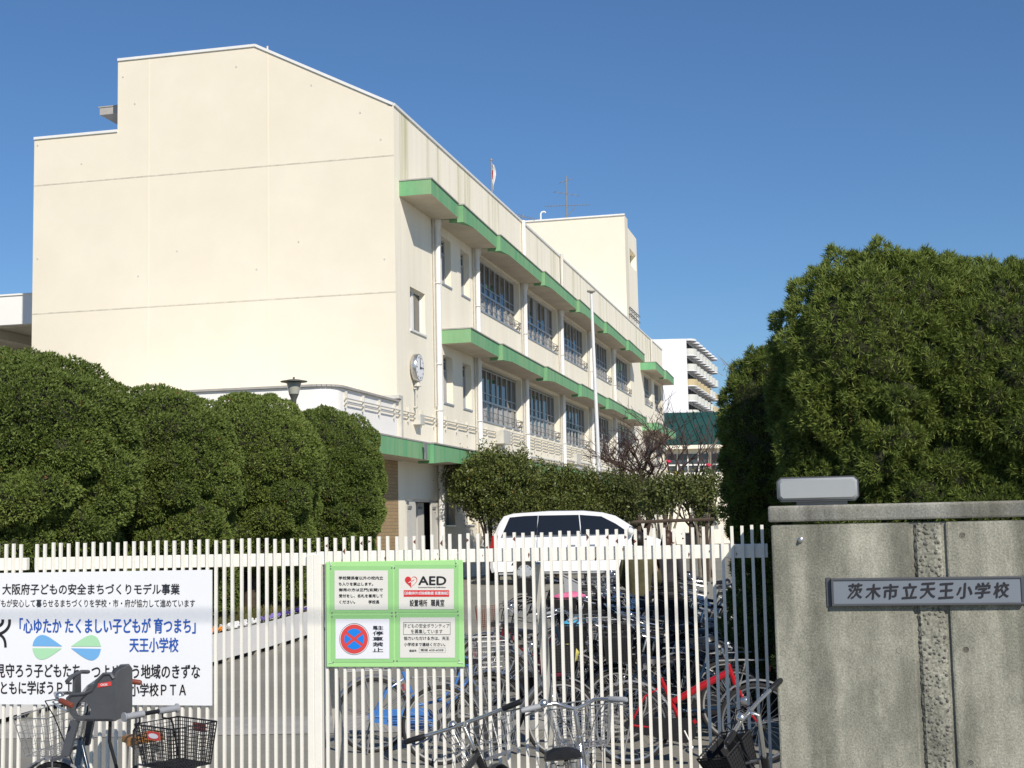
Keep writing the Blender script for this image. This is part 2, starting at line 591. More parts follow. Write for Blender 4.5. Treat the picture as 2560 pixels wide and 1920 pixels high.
# entrance wing with the rounded corner: white above, brick tile below
arc = [(-.5 + .5 * math.cos(t), -4.1 - .5 * math.sin(t)) for t in np.linspace(0, PI / 2, 9)]
plan = [(0, -.01)] + arc + [(-8, -4.6), (-8, -.01)]
for nm, z0, z1, mm in (('wall', zt, 3.2 + E, 'band'), ('wall', ZB, zb, 'brick')):
    w = MB()
    n = len(plan)
    vs = [(x, y, z0) for x, y in plan] + [(x, y, z1) for x, y in plan]
    w.add(vs, [(i, (i + 1) % n, n + (i + 1) % n, n + i) for i in range(n)] + [tuple(range(n, 2 * n))])
    w.obj(nm, M[mm], school, smooth=40)
w = MB()
for i in range(len(plan) - 2):
    (a, b), (a2, b2) = plan[i], plan[i + 1]
    w.bar((a + .015, b - .01, 3.23 + E), (a2 + .015, b2 - .01, 3.23 + E), .12, .05)
w.obj('roof', M['sill'], school)
w = MB()
w.box(.001, .09, .06, .22, 2.15 + E, 3.38 + E)
w.box(-1.5, .1, -.16, .06, 3.29 + E, 3.38 + E)
w.obj('expansion_cover', M['pipegrey'], school)
# entrance doors
d = MB()
d.box(-.12, -.06, .56, .62, .5, 2.8)
d.box(-.12, -.06, 3.84, 3.9, .5, 2.8)
d.box(-.12, -.06, .62, 3.84, 2.74, 2.8)
dr = d.obj('door', M['coping'], school)
for a, b, x in ((.63, 1.42, .02), (2.34, 2.92, -.22), (2.93, 3.83, .0)):
    d = MB()
    d.box(x - .05, x, a, b, .56, 2.73)
    d.box(x, x + .03, a + .05, a + .35, 2.55, 2.62, 1)
    d.obj('door_leaf', [M['door'], M['metal']], dr)
# down pipes
for k, y in enumerate((3.5, 7.92, 14.63, 21.33, 27.98, 34.63)):
    t = MB()
    z1 = 8.67 + E
    t.tube([(.12, y, .6), (.12, y, z1 - .25)], .085, 10)
    t.lathe([(.085, 0), (.13, .12), (.13, .25)], (.12, y, z1 - .25), (0, 0, 1), 10)
    for z in (4.1, 5.3, 6.6, 8.9, 10.0):
        t.tube([(.0, y - .1, z), (.2, y - .1, z), (.2, y + .1, z), (0, y + .1, z)], .014, 4)
    t.obj('drain_pipe', M['pipe'], school, smooth=40)
    t = MB()
    t.tube([(.05, y - .17, 4.2 if k else 5.4), (.05, y - .17, z1)], .03, 6)
    t.obj('conduit', M['pipegrey'], school, smooth=40)
for u, v0, v1, el in ((1310, 560, 632, 0), (1404, 636, 712, 1), (1628, 848, 900, 1)):
    a, b = onA(u, v0, .1), onA(u, v1, .1)
    t = MB()
    t.tube([(-.3, a.y, a.z), (.1, a.y, a.z), (.1, a.y, 9.12 + E)] if el else [(.08, a.y, ZT + .05), (.08, a.y, 9.12 + E)], .07, 8)
    t.obj('drain_pipe', M['pipe'] if not el else M['pipegrey'], school, smooth=40)
# conduits on brackets along the first floor
t = MB()
for k in range(2):
    t.tube([(.06, -4.0, 2.98 + E - k * .11), (.06, 10.2, 3.05 + E - k * .11)], .018, 6)
for k in range(4):
    t.tube([(.06, 11.2, 3.16 + E - k * .11), (.06, 41, 3.2 + E - k * .11)], .016, 6)
y = -3.9
while y < 41:
    t.box(0, .075, y - .013, y + .013, (2.76 if y < 10.6 else 2.7) + E, (3.14 if y < 10.6 else 3.3) + E)
    y += 1.18
for a, b, z in ((15, 21, 2.45), (21.5, 27.5, 2.6), (21.5, 27.5, 2.35), (28, 34, 2.5)):
    t.tube([(.1, a, z + E), (.1, b, z + E + .02)], .05, 6)
t.obj('conduit', M['pipegrey'], school, smooth=40)
t = MB()
t.box(0, .3, 10.25, 11.2, 2.68 + E, 3.12 + E)
t.tube([(.12, 10.6, 2.69 + E), (.12, 10.6, 2.2 + E)], .05, 6)
t.obj('junction_box', M['pipegrey'], school)
for q in ((1.35, 1.75, 2.72, 3.0), (23.5, 24.4, 2.5, 2.95)):
    t = MB()
    t.box(0, .2, q[0], q[1], q[2] + E, q[3] + E)
    t.obj('junction_box', M['pipegrey'], school, bevel=.01)
# stair tower on the far part of the roof
w = MB()
w.box(-5.6, -.005, 40.4, 41.5, 10.9 + E, 16.72 + E)
w.obj('wall', M['wall'], school)
w = MB()
w.holes(lambda a, b, d_: (-.006 - d_, a, b), 41.5, 44.8, 11.0 + E, 16.25 + E, [(42.0, 44.4, 14.3 + E, 15.2 + E)], .3)
w.add([(-.006, 44.8, 9 + E), (-5.6, 44.8, 9 + E), (-5.6, 44.8, 16.25 + E), (-.006, 44.8, 16.25 + E)], [(0, 1, 2, 3)])
w.box(-5.6, -.33, 41.51, 44.79, 12 + E, 16.2 + E)
w.add([(-5.6, 41.5, 16.25 + E), (-.006, 41.5, 16.25 + E), (-.006, 44.8, 16.25 + E), (-5.6, 44.8, 16.25 + E)], [(0, 1, 2, 3)])
w.obj('wall', M['facade'], school)
w = MB()
w.bar((-5.6, 40.42, 16.75 + E), (.02, 40.42, 16.75 + E), .2, .08)
w.obj('roof', M['coping'], school)
w = MB()
for k in range(4):
    w.tube([(.0, 41.2 + k * .8, ZT + .1), (.05, 41.2 + k * .8, ZT + .75)], .03, 5)
for z in (.4, .75):
    w.tube([(.05, 41, ZT + z), (.05, 45, ZT + z)], .03, 5)
w.obj('roof_railing', M['metal'], school)
# canopy of the hidden rear front, showing beyond the left edge
c = MB()
q = onB(249, 262, .7)
c.box(-9.0, -7.95, .9, 40, 13.86, 14.07, 1)
c.box(-9.04, -7.95, .88, 40, 14.07, 14.1, 1)
c.obj('canopy', [M['green'], M['sill']], school)
t = MB()
t.tube([(-10.62, .12, 2), (-10.62, .12, 6.9), (-10.75, .2, 7.0), (-10.9, .3, 7.0)], .06, 8)
t.obj('drain_pipe', M['pipe'], school, smooth=40)

# clock on the front
ck = thing('wall_clock', 'round white clock in a steel rim on the school front beside the first drain pipe', 'clock', BO + BX * .02 + BY * 1.42 + Vector((0, 0, 4.24 + E)), BR)
m = MB()
m.lathe([(.33, 0), (.37, .03), (.37, .155), (.36, .167), (.338, .163)], (0, 0, 0), (1, 0, 0), 28)
m.obj('rim', M['chrome'], ck, smooth=40)
m = MB()
m.lathe([(.342, .166), (0, .17)], (0, 0, 0), (1, 0, 0), 28)
m.obj('dial', M['dial'], ck)
m = MB()
for k in range(12):
    t = 2 * PI * k / 12
    a = .27 if k % 3 else .25
    m.bar((.174, math.sin(t) * a, math.cos(t) * a), (.174, math.sin(t) * .31, math.cos(t) * .31), .02 if k % 3 else .035, .004, (1, 0, 0))
m.bar((.182, 0, -.05), (.182, .0, .26), .022, .006, (1, 0, 0))
m.bar((.188, -.04, 0), (.188, .17, 0), .03, .006, (1, 0, 0))
m.obj('hand', M['black'], ck)
m = MB()
m.lathe([(.11, -.5), (.035, -.37)], (.1, 0, 0), (0, 0, 1), 8)
m.tube([(.05, 0, -.42), (.05, 0, -1.3)], .02, 6)
for z in (-.55, -1.05):
    m.box(0, .08, -.05, .05, z - .02, z + .02)
m.obj('conduit', M['pipegrey'], ck)

# flag, aerials and vents on the roof
def local(x, y, z):
    p = BO + BX * x + BY * y
    return Vector((p.x, p.y, z))
q = onA(1228, 402, -1.2)
fz = 12.9
fp = thing('flag_on_pole', 'small white flag with a red disc hanging from a pole on the school roof', 'flag', local(-1.2, q.y, fz))
m = MB()
m.tube([(0, 0, 0), (0, 0, q.z - fz)], .03, 8)
m.ball((0, 0, q.z - fz + .03), .06)
m.obj('pole', M['metal'], fp, smooth=40)
M['flagwhite'] = mat('flag_cloth', (.8, .79, .78), .9)
M['flagred'] = mat('flag_red', (.5, .02, .03), .9)
m = MB()
h = q.z - fz
zz = np.linspace(h - .08, h - 1.02, 12)
for i in range(11):
    for j in range(6):
        def P(i_, j_):
            wv = .02 + (.10 + .05 * math.sin(i_ * .5)) * j_ / 6
            return (wv, .05 * math.sin(j_ * 2.2 + i_ * .3), zz[i_] - .02 * j_)
        m.add([P(i, j), P(i, j + 1), P(i + 1, j + 1), P(i + 1, j)], [(0, 1, 2, 3)], 1 if 3 <= i <= 6 and j < 2 else 0)
m.obj('cloth', [M['flagwhite'], M['flagred']], fp)

def yagi(mb, c, dr, n, L0, L1, ln):
    """boom through c along dr with n cross elements"""
    dr = Vector(dr).normalized()
    c = Vector(c)
    sd = Vector((-dr.y, dr.x, 0))
    mb.tube([c - dr * ln / 2, c + dr * ln / 2], .018, 5)
    for k in range(n):
        p = c + dr * (k / (n - 1) - .5) * ln
        l = L0 + (L1 - L0) * k / (n - 1)
        mb.tube([p - sd * l, p + sd * l], .011, 4)
q = at(1416, 545, 78)
q2 = at(1428, 432, 78)
an = thing('roof_aerial', 'tall grey television aerial with several crossed arms on top of the stair tower', 'aerial', q)
m = MB()
H = q2.z - q.z
m.tube([(0, 0, -.1), (.05, 0, H * .93)], .045, 6)
m.tube([(0, 0, .05), (.5, 0, .6)], .02, 4)
m.obj('mast', M['metal'], an, smooth=40)
for z, n, a, b, ln, dr in ((.82, 16, .22, .16, 2.5, (1, -.15, -.02)), (1.5, 5, .2, .15, 1.5, (1, .5, -.06)), (2.25, 4, .3, .2, .75, (1, .2, .35))):
    m = MB()
    yagi(m, (.05, 0, z - .1), dr, n, a, b, ln)
    m.obj('antenna', M['metal'], an)
q = at(1308, 556, 72)
an = thing('roof_aerial', 'low grey comb shaped aerial just behind the roof parapet', 'aerial', q)
m = MB()
m.tube([(0, 0, -.6), (0, 0, .42)], .03, 5)
m.obj('mast', M['metal'], an, smooth=40)
m = MB()
yagi(m, (0, 0, .3), (1, .5, -.14), 9, .4, .25, 1.5)
m.obj('antenna', M['metal'], an)
q = at(1352, 548, 77)
vp = MB()
vp.tube([(0, 0, -.6), (0, 0, .3), (.06, 0, .4), (.2, 0, .43), (.28, 0, .36)], .045, 7)
vp = vp.obj('vent_pipe', M['pipe'], smooth=40)
vp.location = q
tag(vp, 'bent white vent pipe on the roof beside the tall aerial', 'pipe')

# corridor to the next wing, seen at the far left behind the end wall
cr_ = thing('covered_corridor', 'white raised corridor with dark underside behind the left end of the school', 'corridor', local(-10.6, 4, .55), BR)
m = MB()
m.box(-16, .1, 0, .25, 6.5 + E - .55, 7.4 + E - .55)
m.box(-16, .1, .25, 5, 7.2 + E - .55, 7.35 + E - .55)
m.box(-16, .15, -.04, 5, 7.4 + E - .55, 7.45 + E - .55)
m.obj('deck', M['band'], cr_)
m = MB()
m.box(-16, .1, .26, 5, 6.45 + E - .55, 6.6 + E - .55)
m.box(-16, .1, 4.7, 5, 5.5 + E - .55, 6.44 + E - .55)
for x_ in (-1.2, -4, -7, -10):
    m.box(x_ - .15, x_ + .15, .26, 4.7, 6.15 + E - .55, 6.44 + E - .55)
m.obj('soffit', M['soffit'], cr_)
m = MB()
for x in (-.6, -5.5, -10.5, -15.5):
    m.box(x - .25, x + .25, .4, .9, 0, 6.44 + E - .55)
m.obj('pillar', M['facade'], cr_)
m = MB()
m.box(-.75, -.05, -.06, .0, 7.36 + E - .55, 7.55 + E - .55)
m.obj('gutter_box', M['sill'], cr_)

# hand rail by the entrance
q = at(985, 1392, 34.0)
hr = MB()
for y in (0, .9):
    hr.tube([(0, y, -.8), (0, y, 0), (.15, y, .05), (1.3, y, -.35), (1.35, y, -.9)], .03, 7)
hr = hr.obj('hand_rail', M['metal'], smooth=40)
hr.location = q
tag(hr, 'grey tubular hand rail beside the school entrance doors', 'rail')

# white flagpole
q = at(1499, 1240, 42)
q2 = at(1478, 733, 42)
fpz = gz(42)
fp = thing('flagpole', 'tall bare white flagpole standing in front of the school windows', 'pole', (q.x + .05, 42, fpz))
m = MB()
m.tube([(0, 0, 0), (q2.x - q.x - .05, 0, q2.z - fpz)], [.075, .042], 12)
m.obj('pole', M['polewhite'], fp, smooth=40)
m = MB()
m.lathe([(.03, 0), (.13, .04), (.13, .08), (0, .1)], (q2.x - q.x - .05, 0, q2.z - fpz), (0, 0, 1), 12)
m.obj('cap', M['sill'], fp, smooth=40)

# ------------------------------------------------------------------ gate (local x = s along the gate, y = away from the street)
M['gate'] = mat('cream_gate_paint', (.84, .81, .73), .45, 0, .03, 5, .1, 60, spots=((.25, .1, .04), 9, .70), spec=.35)
M['gatepost'] = mat('grey_gate_brace', (.55, .53, .48), .5, 0, .06, 4)
M['rust'] = mat('rust', (.16, .05, .025), .9, 0, .3, 40)
S0, SP = -3.51, .0584
ZTOP = 2.0
def gworld(s, y, z):
    p = GO + GX * s + GN * y
    return Vector((p.x, p.y, z))
def leaf(label, i0, i1, post_l, post_r):
    sa, sb = S0 + SP * (i0 - .5), S0 + SP * (i1 + .5)
    t = thing('picket_gate', label, 'gate', gworld((sa + sb) / 2, 0, 0), -GA, 'cream picket gate leaves')
    sh = (sa + sb) / 2
    pk = None
    rnd = random.Random(i0)
    for i in range(i0, i1 + 1):
        if pk is None:
            m = MB()
            m.box(-.009, .009, -.018, 0, .1, ZTOP)
            pk = m.obj('picket', M['gate'], t)
            c = pk
        else:
            c = pk.copy()
            col.objects.link(c)
        c.location = (S0 + SP * i - sh + rnd.uniform(-.0015, .0015), 0, rnd.uniform(-.006, .006) + .022 * max(0, (i - 45) / 40))
        c.rotation_euler = (0, rnd.uniform(-.0015, .0015), 0)
    m = MB()
    dz = .006 if i0 > 30 else 0
    m.box(sa - sh, sb - sh, .002, .045, 1.822 + dz, 1.905 + dz)
    m.obj('top_rail', M['gate'], t, bevel=.004)
    m = MB()
    m.box(sa - sh, sb - sh, .002, .045, .12, .2)
    m.obj('bottom_rail', M['gate'], t, bevel=.004)
    for on, s in ((post_l, sa), (post_r, sb)):
        if on:
            m = MB()
            k = 1 if s == sa else -1
            m.box(s - sh - (.0 if k > 0 else on), s - sh + (on if k > 0 else 0), -.024, .046, .05, ZTOP - .105)
            m.obj('gate_post', M['gate'], t, bevel=.004)
    return t, sh
g1, _ = leaf('leftmost cream gate leaf behind the left end of the big banner', -16, 2, 0, 0)
g2, sh2 = leaf('long cream gate leaf of thin upright pickets behind the big white banner', 4, 37, 0, .045)
g3, sh3 = leaf('cream gate leaf of thin upright pickets between the double post and the concrete wall', 38, 86, .05, 0)
for g_, sh, (u0, v0), (u1, v1), dy in ((g3, sh3, (812, 1420), (862, 1915), .5), (g3, sh3, (1345, 1408), (1388, 1915), .45), (g2, sh2, (326, 1700), (332, 1915), .4)):
    a, b = gs(u0, v0, .06), gs(u1, v1, .06 + dy)
    m = MB()
    m.bar((a[0] - sh, .07, a[1]), (b[0] - sh, .08 + dy, max(b[1] - .4, .02)), .05, .05, (0, 1, 0))
    m.obj('brace', M['gatepost'], g_)
# patches of rust where the paint has gone
rnd = random.Random(3)
m = MB()
for i in range(39, 80):
    if rnd.random() < .5:
        s = S0 + SP * i - sh3
        z = 1.93 + rnd.uniform(-.02, .05)
        h = rnd.uniform(.005, .022)
        e = rnd.choice((-1, 1))
        m.add([(s + e * .0096, -.0205, z - h), (s - e * .006, -.0205, z), (s + e * .0096, -.0205, z + h)], [(0, 1, 2)])
for i in range(24):
    s, z = rnd.uniform(-1.3, 1.3), 1.83 + rnd.uniform(0, .07)
    h = rnd.uniform(.004, .012)
    m.add([(s, -.001, z - h * 2), (s + h * .5, -.001, z), (s, -.001, z + h), (s - h * .4, -.001, z)], [(0, 1, 2, 3)])
struct(m.obj('rust_patch', M['rust'], g3), 'stuff')

# ------------------------------------------------------------------ banner
M['ink'] = mat('black_lettering', (.018, .017, .022), .6)
M['inkblue'] = mat('blue_lettering', (.022, .10, .42), .6)
M['paleblue'] = mat('pale_blue_print', (.17, .42, .74), .5)
M['palegreen'] = mat('pale_green_print', (.40, .70, .43), .5)
yb = -.035
a, b = gs(-88, 1428, yb), gs(529, 1766, yb)
zb0, zb1 = E - 1.108, E - .243
ban = thing('banner_board', 'big white notice banner with black and blue lettering hung on the gate', 'banner', gworld((a[0] + b[0]) / 2, yb, zb0), -GA)
bs, bz = (a[0] + b[0]) / 2, zb0
m = MB()
m.box(a[0] - bs, b[0] - bs, 0, .012, 0, zb1 - zb0)
m.obj('board', M['white'], ban)
def bfn(u, v):
    s, z = gs(u, v, yb - .003)
    return (s - bs, -.003, z - bz)
def rect(f, s, x0, x1, y0, y1, mb, bold=0, mi=0, shear=0):
    put_text(mb, s, lambda p, q: f(p, q), x0, x1, y1, y0, bold, mi, shear)
k = 1 / 2.676
def bt(mb, s, x0, x1, y0, y1, bold=.012):
    rect(lambda x, y: bfn(x * k, 1300 + y * k), s, x0, x1, y0, y1, mb, bold)
m = MB()
bt(m, '大阪府子どもの安全まちづくりモデル事業', 15, 1203, 425, 500, .02)
s2 = 'もが安心して暮らせるまちづくりを学校・市・府が協力して進めています'
bt(m, '子ど' + s2, 5 - 2 * 1300 / len(s2), 1305, 530, 583, .01)
bt(m, '見守ろう子どもたち', -28, 537, 960, 1055, .022)
bt(m, 'つよめよう地域のきずな', 612, 1340, 965, 1062, .022)
bt(m, 'ともに学ぼうＰＴＡ', 5, 545, 1075, 1168, .022)
bt(m, '天王小学校ＰＴＡ', 743, 1245, 1090, 1180, .022)
def stroke(mb, pts, wd, f):
    pts = [Vector((x, y, 0)) for x, y in pts]
    vs = []
    for i, p in enumerate(pts):
        d = (pts[min(i + 1, len(pts) - 1)] - pts[max(i - 1, 0)]).normalized()
        n = Vector((-d.y, d.x, 0)) * wd / 2
        vs += [f(p.x + n.x, p.y + n.y), f(p.x - n.x, p.y - n.y)]
    mb.add(vs, [(2 * i, 2 * i + 1, 2 * i + 3, 2 * i + 2) for i in range(len(pts) - 1)])
ef = lambda x, y: bfn(x / 7.54, 1500 + y / 7.54)
for sg in (1, -1):
    mx = lambda x: x if sg == 1 else -240 - x
    stroke(m, [(mx(180), 365)] + [(mx(-120 + 300 * math.cos(t)), 420 + 235 * math.sin(t)) for t in np.linspace(0, PI / 2 * .97, 12)], 54, ef)
    stroke(m, [(mx(52), 365)] + [(mx(-120 + 172 * math.cos(t)), 400 + 112 * math.sin(t)) for t in np.linspace(0, PI / 2 * .97, 10)], 54, ef)
    stroke(m, [(mx(-30 + 132 * math.sin(t)), 850 - 195 * math.cos(t)) for t in np.linspace(0.1, PI / 2, 9)] + [(mx(104), 895)], 48, ef)
m.obj('lettering', M['ink'], ban)
m = MB()
bt(m, '「心ゆたか たくましい子どもが 育つまち」', 130, 1310, 655, 760, .025)
bt(m, '天王小学校', 865, 1195, 785, 885, .022)
m.obj('lettering', M['inkblue'], ban)
m = MB()
def petal(pts, mi, f):
    # smooth closed shape through points (Catmull-Rom), straight along its base
    n = len(pts)
    out = []
    for i in range(n - 1):
        p0, p1, p2, p3 = pts[max(i - 1, 0)], pts[i], pts[i + 1], pts[min(i + 2, n - 1)]
        for t in np.linspace(0, 1, 7)[:-1]:
            out.append(tuple(.5 * (2 * p1[q] + (p2[q] - p0[q]) * t + (2 * p0[q] - 5 * p1[q] + 4 * p2[q] - p3[q]) * t * t + (3 * p1[q] - p0[q] - 3 * p2[q] + p3[q]) * t ** 3) for q in (0, 1)))
    out.append(pts[-1])
    m.add([f(*p) for p in out], [tuple(range(len(out)))], mi)
cf = lambda x, y: bfn(x * k, 1300 + y * k)
petal([(217, 843), (226, 810), (250, 780), (285, 769), (330, 785), (417, 845)], 0, cf)
petal([(217, 857), (228, 895), (252, 925), (283, 933), (330, 917), (415, 858)], 1, cf)
petal([(475, 845), (545, 797), (590, 774), (622, 771), (655, 793), (677, 846)], 1, cf)
petal([(475, 858), (545, 910), (590, 934), (625, 937), (660, 910), (676, 862)], 0, cf)
m.obj('emblem', [M['paleblue'], M['palegreen']], ban)

# ------------------------------------------------------------------ green notice board
M['boardgreen'] = mat('green_board', (.40, .73, .29), .3, 0, .04, 3, spec=.5)
M['boarddark'] = mat('green_board_film', (.32, .62, .25), .25, 0, .04, 3, spec=.6)
M['sheet'] = mat('cream_sheet', (.74, .72, .66), .35, 0, .02, 4)
M['sheetw'] = mat('white_sheet', (.80, .80, .84), .35, 0, .02, 4)
M['red'] = mat('red_print', (.62, .035, .035), .5)
M['signred'] = mat('red_sign_ring', (.66, .065, .06), .5)
M['signblue'] = mat('blue_sign_disc', (.01, .22, .74), .5)
nf = 3.687
def nq(x, y, o=.003):
    return gs(760 + x / nf, 1350 + y / nf, yb - o)
a, b = nq(208, 1170, 0), nq(1462, 182, 0)
nb = thing('notice_board', 'pale green notice board with four white sheets wired to the gate', 'notice board', gworld((a[0] + b[0]) / 2, yb, a[1]), -GA)
ns, nz = (a[0] + b[0]) / 2, a[1]
m = MB()
m.box(a[0] - ns, b[0] - ns, 0, .01, 0, b[1] - a[1])
m.obj('board', M['boardgreen'], nb, bevel=.003)
def nfn(o):
    def f_(x, y):
        s, z = nq(x, y, 0)
        return (s - ns, -o, z - nz)
    return f_
def quad(mb, f, x0, x1, y0, y1, mi=0):
    mb.add([f(x0, y1), f(x1, y1), f(x1, y0), f(x0, y0)], [(0, 1, 2, 3)], mi)
m = MB()
for x0, x1, y0, y1 in ((240, 822, 240, 672), (838, 1425, 228, 668), (250, 828, 690, 1128), (846, 1432, 680, 1122)):
    quad(m, nfn(.002), x0, x1, y0, y1)
m.obj('clear_film', M['boarddark'], nb)
for (x0, x1, y0, y1), q in (((283, 775, 280, 643), 'sheet'), ((875, 1383, 265, 638), 'sheet'), ((292, 788, 727, 1094), 'sheetw'), ((887, 1393, 713, 1085), 'sheet')):
    m = MB()
    quad(m, nfn(.004), x0, x1, y0, y1)
    m.obj('notice_sheet', M[q], nb)
F6 = nfn(.006)
m = MB()
for s, x0, x1, y0, y1 in (('学校関係者以外の校内立', 322, 733, 333, 366), ('ち入りを禁止します。', 323, 640, 389, 421), ('御用の方は正門(玄関)で', 323, 730, 443, 478),
                          ('受付をし、名札を着用して', 325, 730, 498, 530), ('ください。', 328, 475, 555, 586), ('学校長', 597, 698, 553, 588)):
    rect(F6, s, x0, x1, y0, y1, m, .03)
rect(F6, 'AED', 1055, 1315, 332, 416, m, .045)
rect(F6, 'Automated External Defibrillator', 1055, 1312, 429, 441, m, .01)
rect(F6, '設置場所', 977, 1140, 548, 612, m, .015)
rect(F6, '職員室', 1172, 1297, 546, 612, m, .015)
for i, c in enumerate('駐停車禁止'):
    rect(F6, c, 636, 734, 789 + i * 50.5, 829 + i * 50.5, m, .02)
rect(F6, '子どもの安全ボランティア', 920, 1345, 770, 810, m, .0)
rect(F6, 'を募集しています', 988, 1280, 822, 862, m, .0)
rect(F6, '協力いただける方は、天王', 923, 1343, 888, 922, m, .015)
rect(F6, '小学校まで連絡ください。', 925, 1305, 945, 978, m, .015)
rect(F6, '連絡先', 973, 1040, 1008, 1030, m, .015)
rect(F6, '電話 625-6205', 1078, 1288, 1002, 1024, m, .01)
for x0, x1, y0, y1, t in ((918, 1352, 757, 872, 2.5), (1063, 1306, 992, 1036, 1.2)):
    for q in ((x0, x1, y0, y0 + t), (x0, x1, y1 - t, y1), (x0, x0 + t, y0 + t, y1 - t), (x1 - t, x1, y0 + t, y1 - t)):
        quad(m, F6, *q)
m.obj('lettering', M['ink'], nb)
m = MB()
hp = [(990, 440)]
def heart(t):
    return (16 * math.sin(t) ** 3, 13 * math.cos(t) - 5 * math.cos(2 * t) - 2 * math.cos(3 * t) - math.cos(4 * t))
def hpt(t, sc_=1):
    x, y = heart(t)
    return (990 + x * 58 / 16.2 * sc_, 388 - (y + 2) * 56 / 15 * sc_)
F7 = nfn(.0065)
left = [hpt(t) for t in np.linspace(PI, 2 * PI, 24)]
m.add([F6(*p) for p in left], [tuple(range(24))], 0)
right = [hpt(t) for t in np.linspace(0, PI, 24)]
inn = [hpt(t, .9) for t in np.linspace(0, PI, 24)]
m.add([F6(*p) for p in right + inn], [(i, i + 1, 25 + i, 24 + i) for i in range(23)], 0)
bolt = [(958, 395), (985, 372), (990, 380), (1008, 365), (1002, 380), (1022, 362), (1000, 393), (994, 385), (990, 440), (985, 388), (980, 392)]
for tri in ((958, 396, 988, 376, 984, 390), (990, 378, 1003, 371, 1000, 380), (1003, 372, 1024, 358, 1006, 380)):
    m.add([F7(tri[0], tri[1]), F7(tri[2], tri[3]), F7(tri[4], tri[5])], [(0, 1, 2)], 1 if tri[0] < 985 else 0)
quad(m, F6, 922, 1340, 462, 522, 0)
rect(F7, '【自動体外式除細動器 設置施設】', 930, 1332, 474, 504, m, .03, 1)
m.obj('emblem', [M['red'], M['sheetw']], nb)
m = MB()
cx_, cy_ = 466, 912
def disc(r0_, r1_, t0, t1, n, f, mi):
    p = [f(cx_ + r0_ * .975 * math.cos(t), cy_ + r0_ * 1.03 * math.sin(t)) for t in np.linspace(t0, t1, n)] + [f(cx_ + r1_ * .975 * math.cos(t), cy_ + r1_ * 1.03 * math.sin(t)) for t in np.linspace(t0, t1, n)]
    m.add(p, [(i, i + 1, n + i + 1, n + i) for i in range(n - 1)], mi)
disc(138, 141, 0, 2 * PI, 49, F6, 2)
disc(0.01, 130, 0, 2 * PI, 49, F6, 0)
F8 = nfn(.0075)
# four blue fields between the red saltire and ring
for c0 in (0, PI / 2, PI, 3 * PI / 2):
    arcw = .36 if c0 in (0, PI) else .78
    hw = 13
    n = 12
    pts = []
    r = 93
    ang = .62   # slope of the saltire arms
    lo, hi = (-ang, ang) if c0 in (0, PI) else (ang - PI / 2, PI / 2 - ang)
    dlt = math.asin(hw / r)
    for t in np.linspace(c0 + lo + dlt, c0 + hi - dlt, n):
        pts.append((cx_ + r * .975 * math.cos(t), cy_ + r * 1.03 * math.sin(t)))
    off = hw / math.sin(ang if c0 in (0, PI) else PI / 2 - ang)
    pts.append((cx_ + off * math.cos(c0), cy_ + off * math.sin(c0)))
    m.add([F8(*p) for p in pts], [tuple(range(len(pts)))], 1)
m.obj('emblem', [M['signred'], M['signblue'], M['ink']], nb)
gm = None
for x, y in ((250, 236), (250, 262), (812, 254), (837, 254), (1403, 212), (1401, 240), (262, 668), (262, 706), (815, 668), (849, 666), (815, 700), (850, 700), (1421, 655), (1423, 692), (272, 1124), (831, 1113), (861, 1112), (1431, 1108)):
    if gm is None:
        m = MB()
        m.lathe([(.0045, 0), (.0045, .003), (.002, .003), (.002, .001)], (0, 0, 0), (0, -1, 0), 8)
        gm = m.obj('grommet', M['chrome'], nb)
        c = gm
    else:
        c = gm.copy()
        col.objects.link(c)
    p = nfn(.003)(x, y)
    c.location = p
for pts in ([(250, 236), (243, 190), (255, 140), (246, 170)], [(1403, 212), (1395, 150), (1425, 110)], [(272, 1124), (230, 1135)], [(1431, 1108), (1420, 1130), (1475, 1135)]):
    m = MB()
    m.tube([nfn(.006)(*p) for p in pts], .0016, 4)
    m.obj('wire_tie', M['white'], nb)

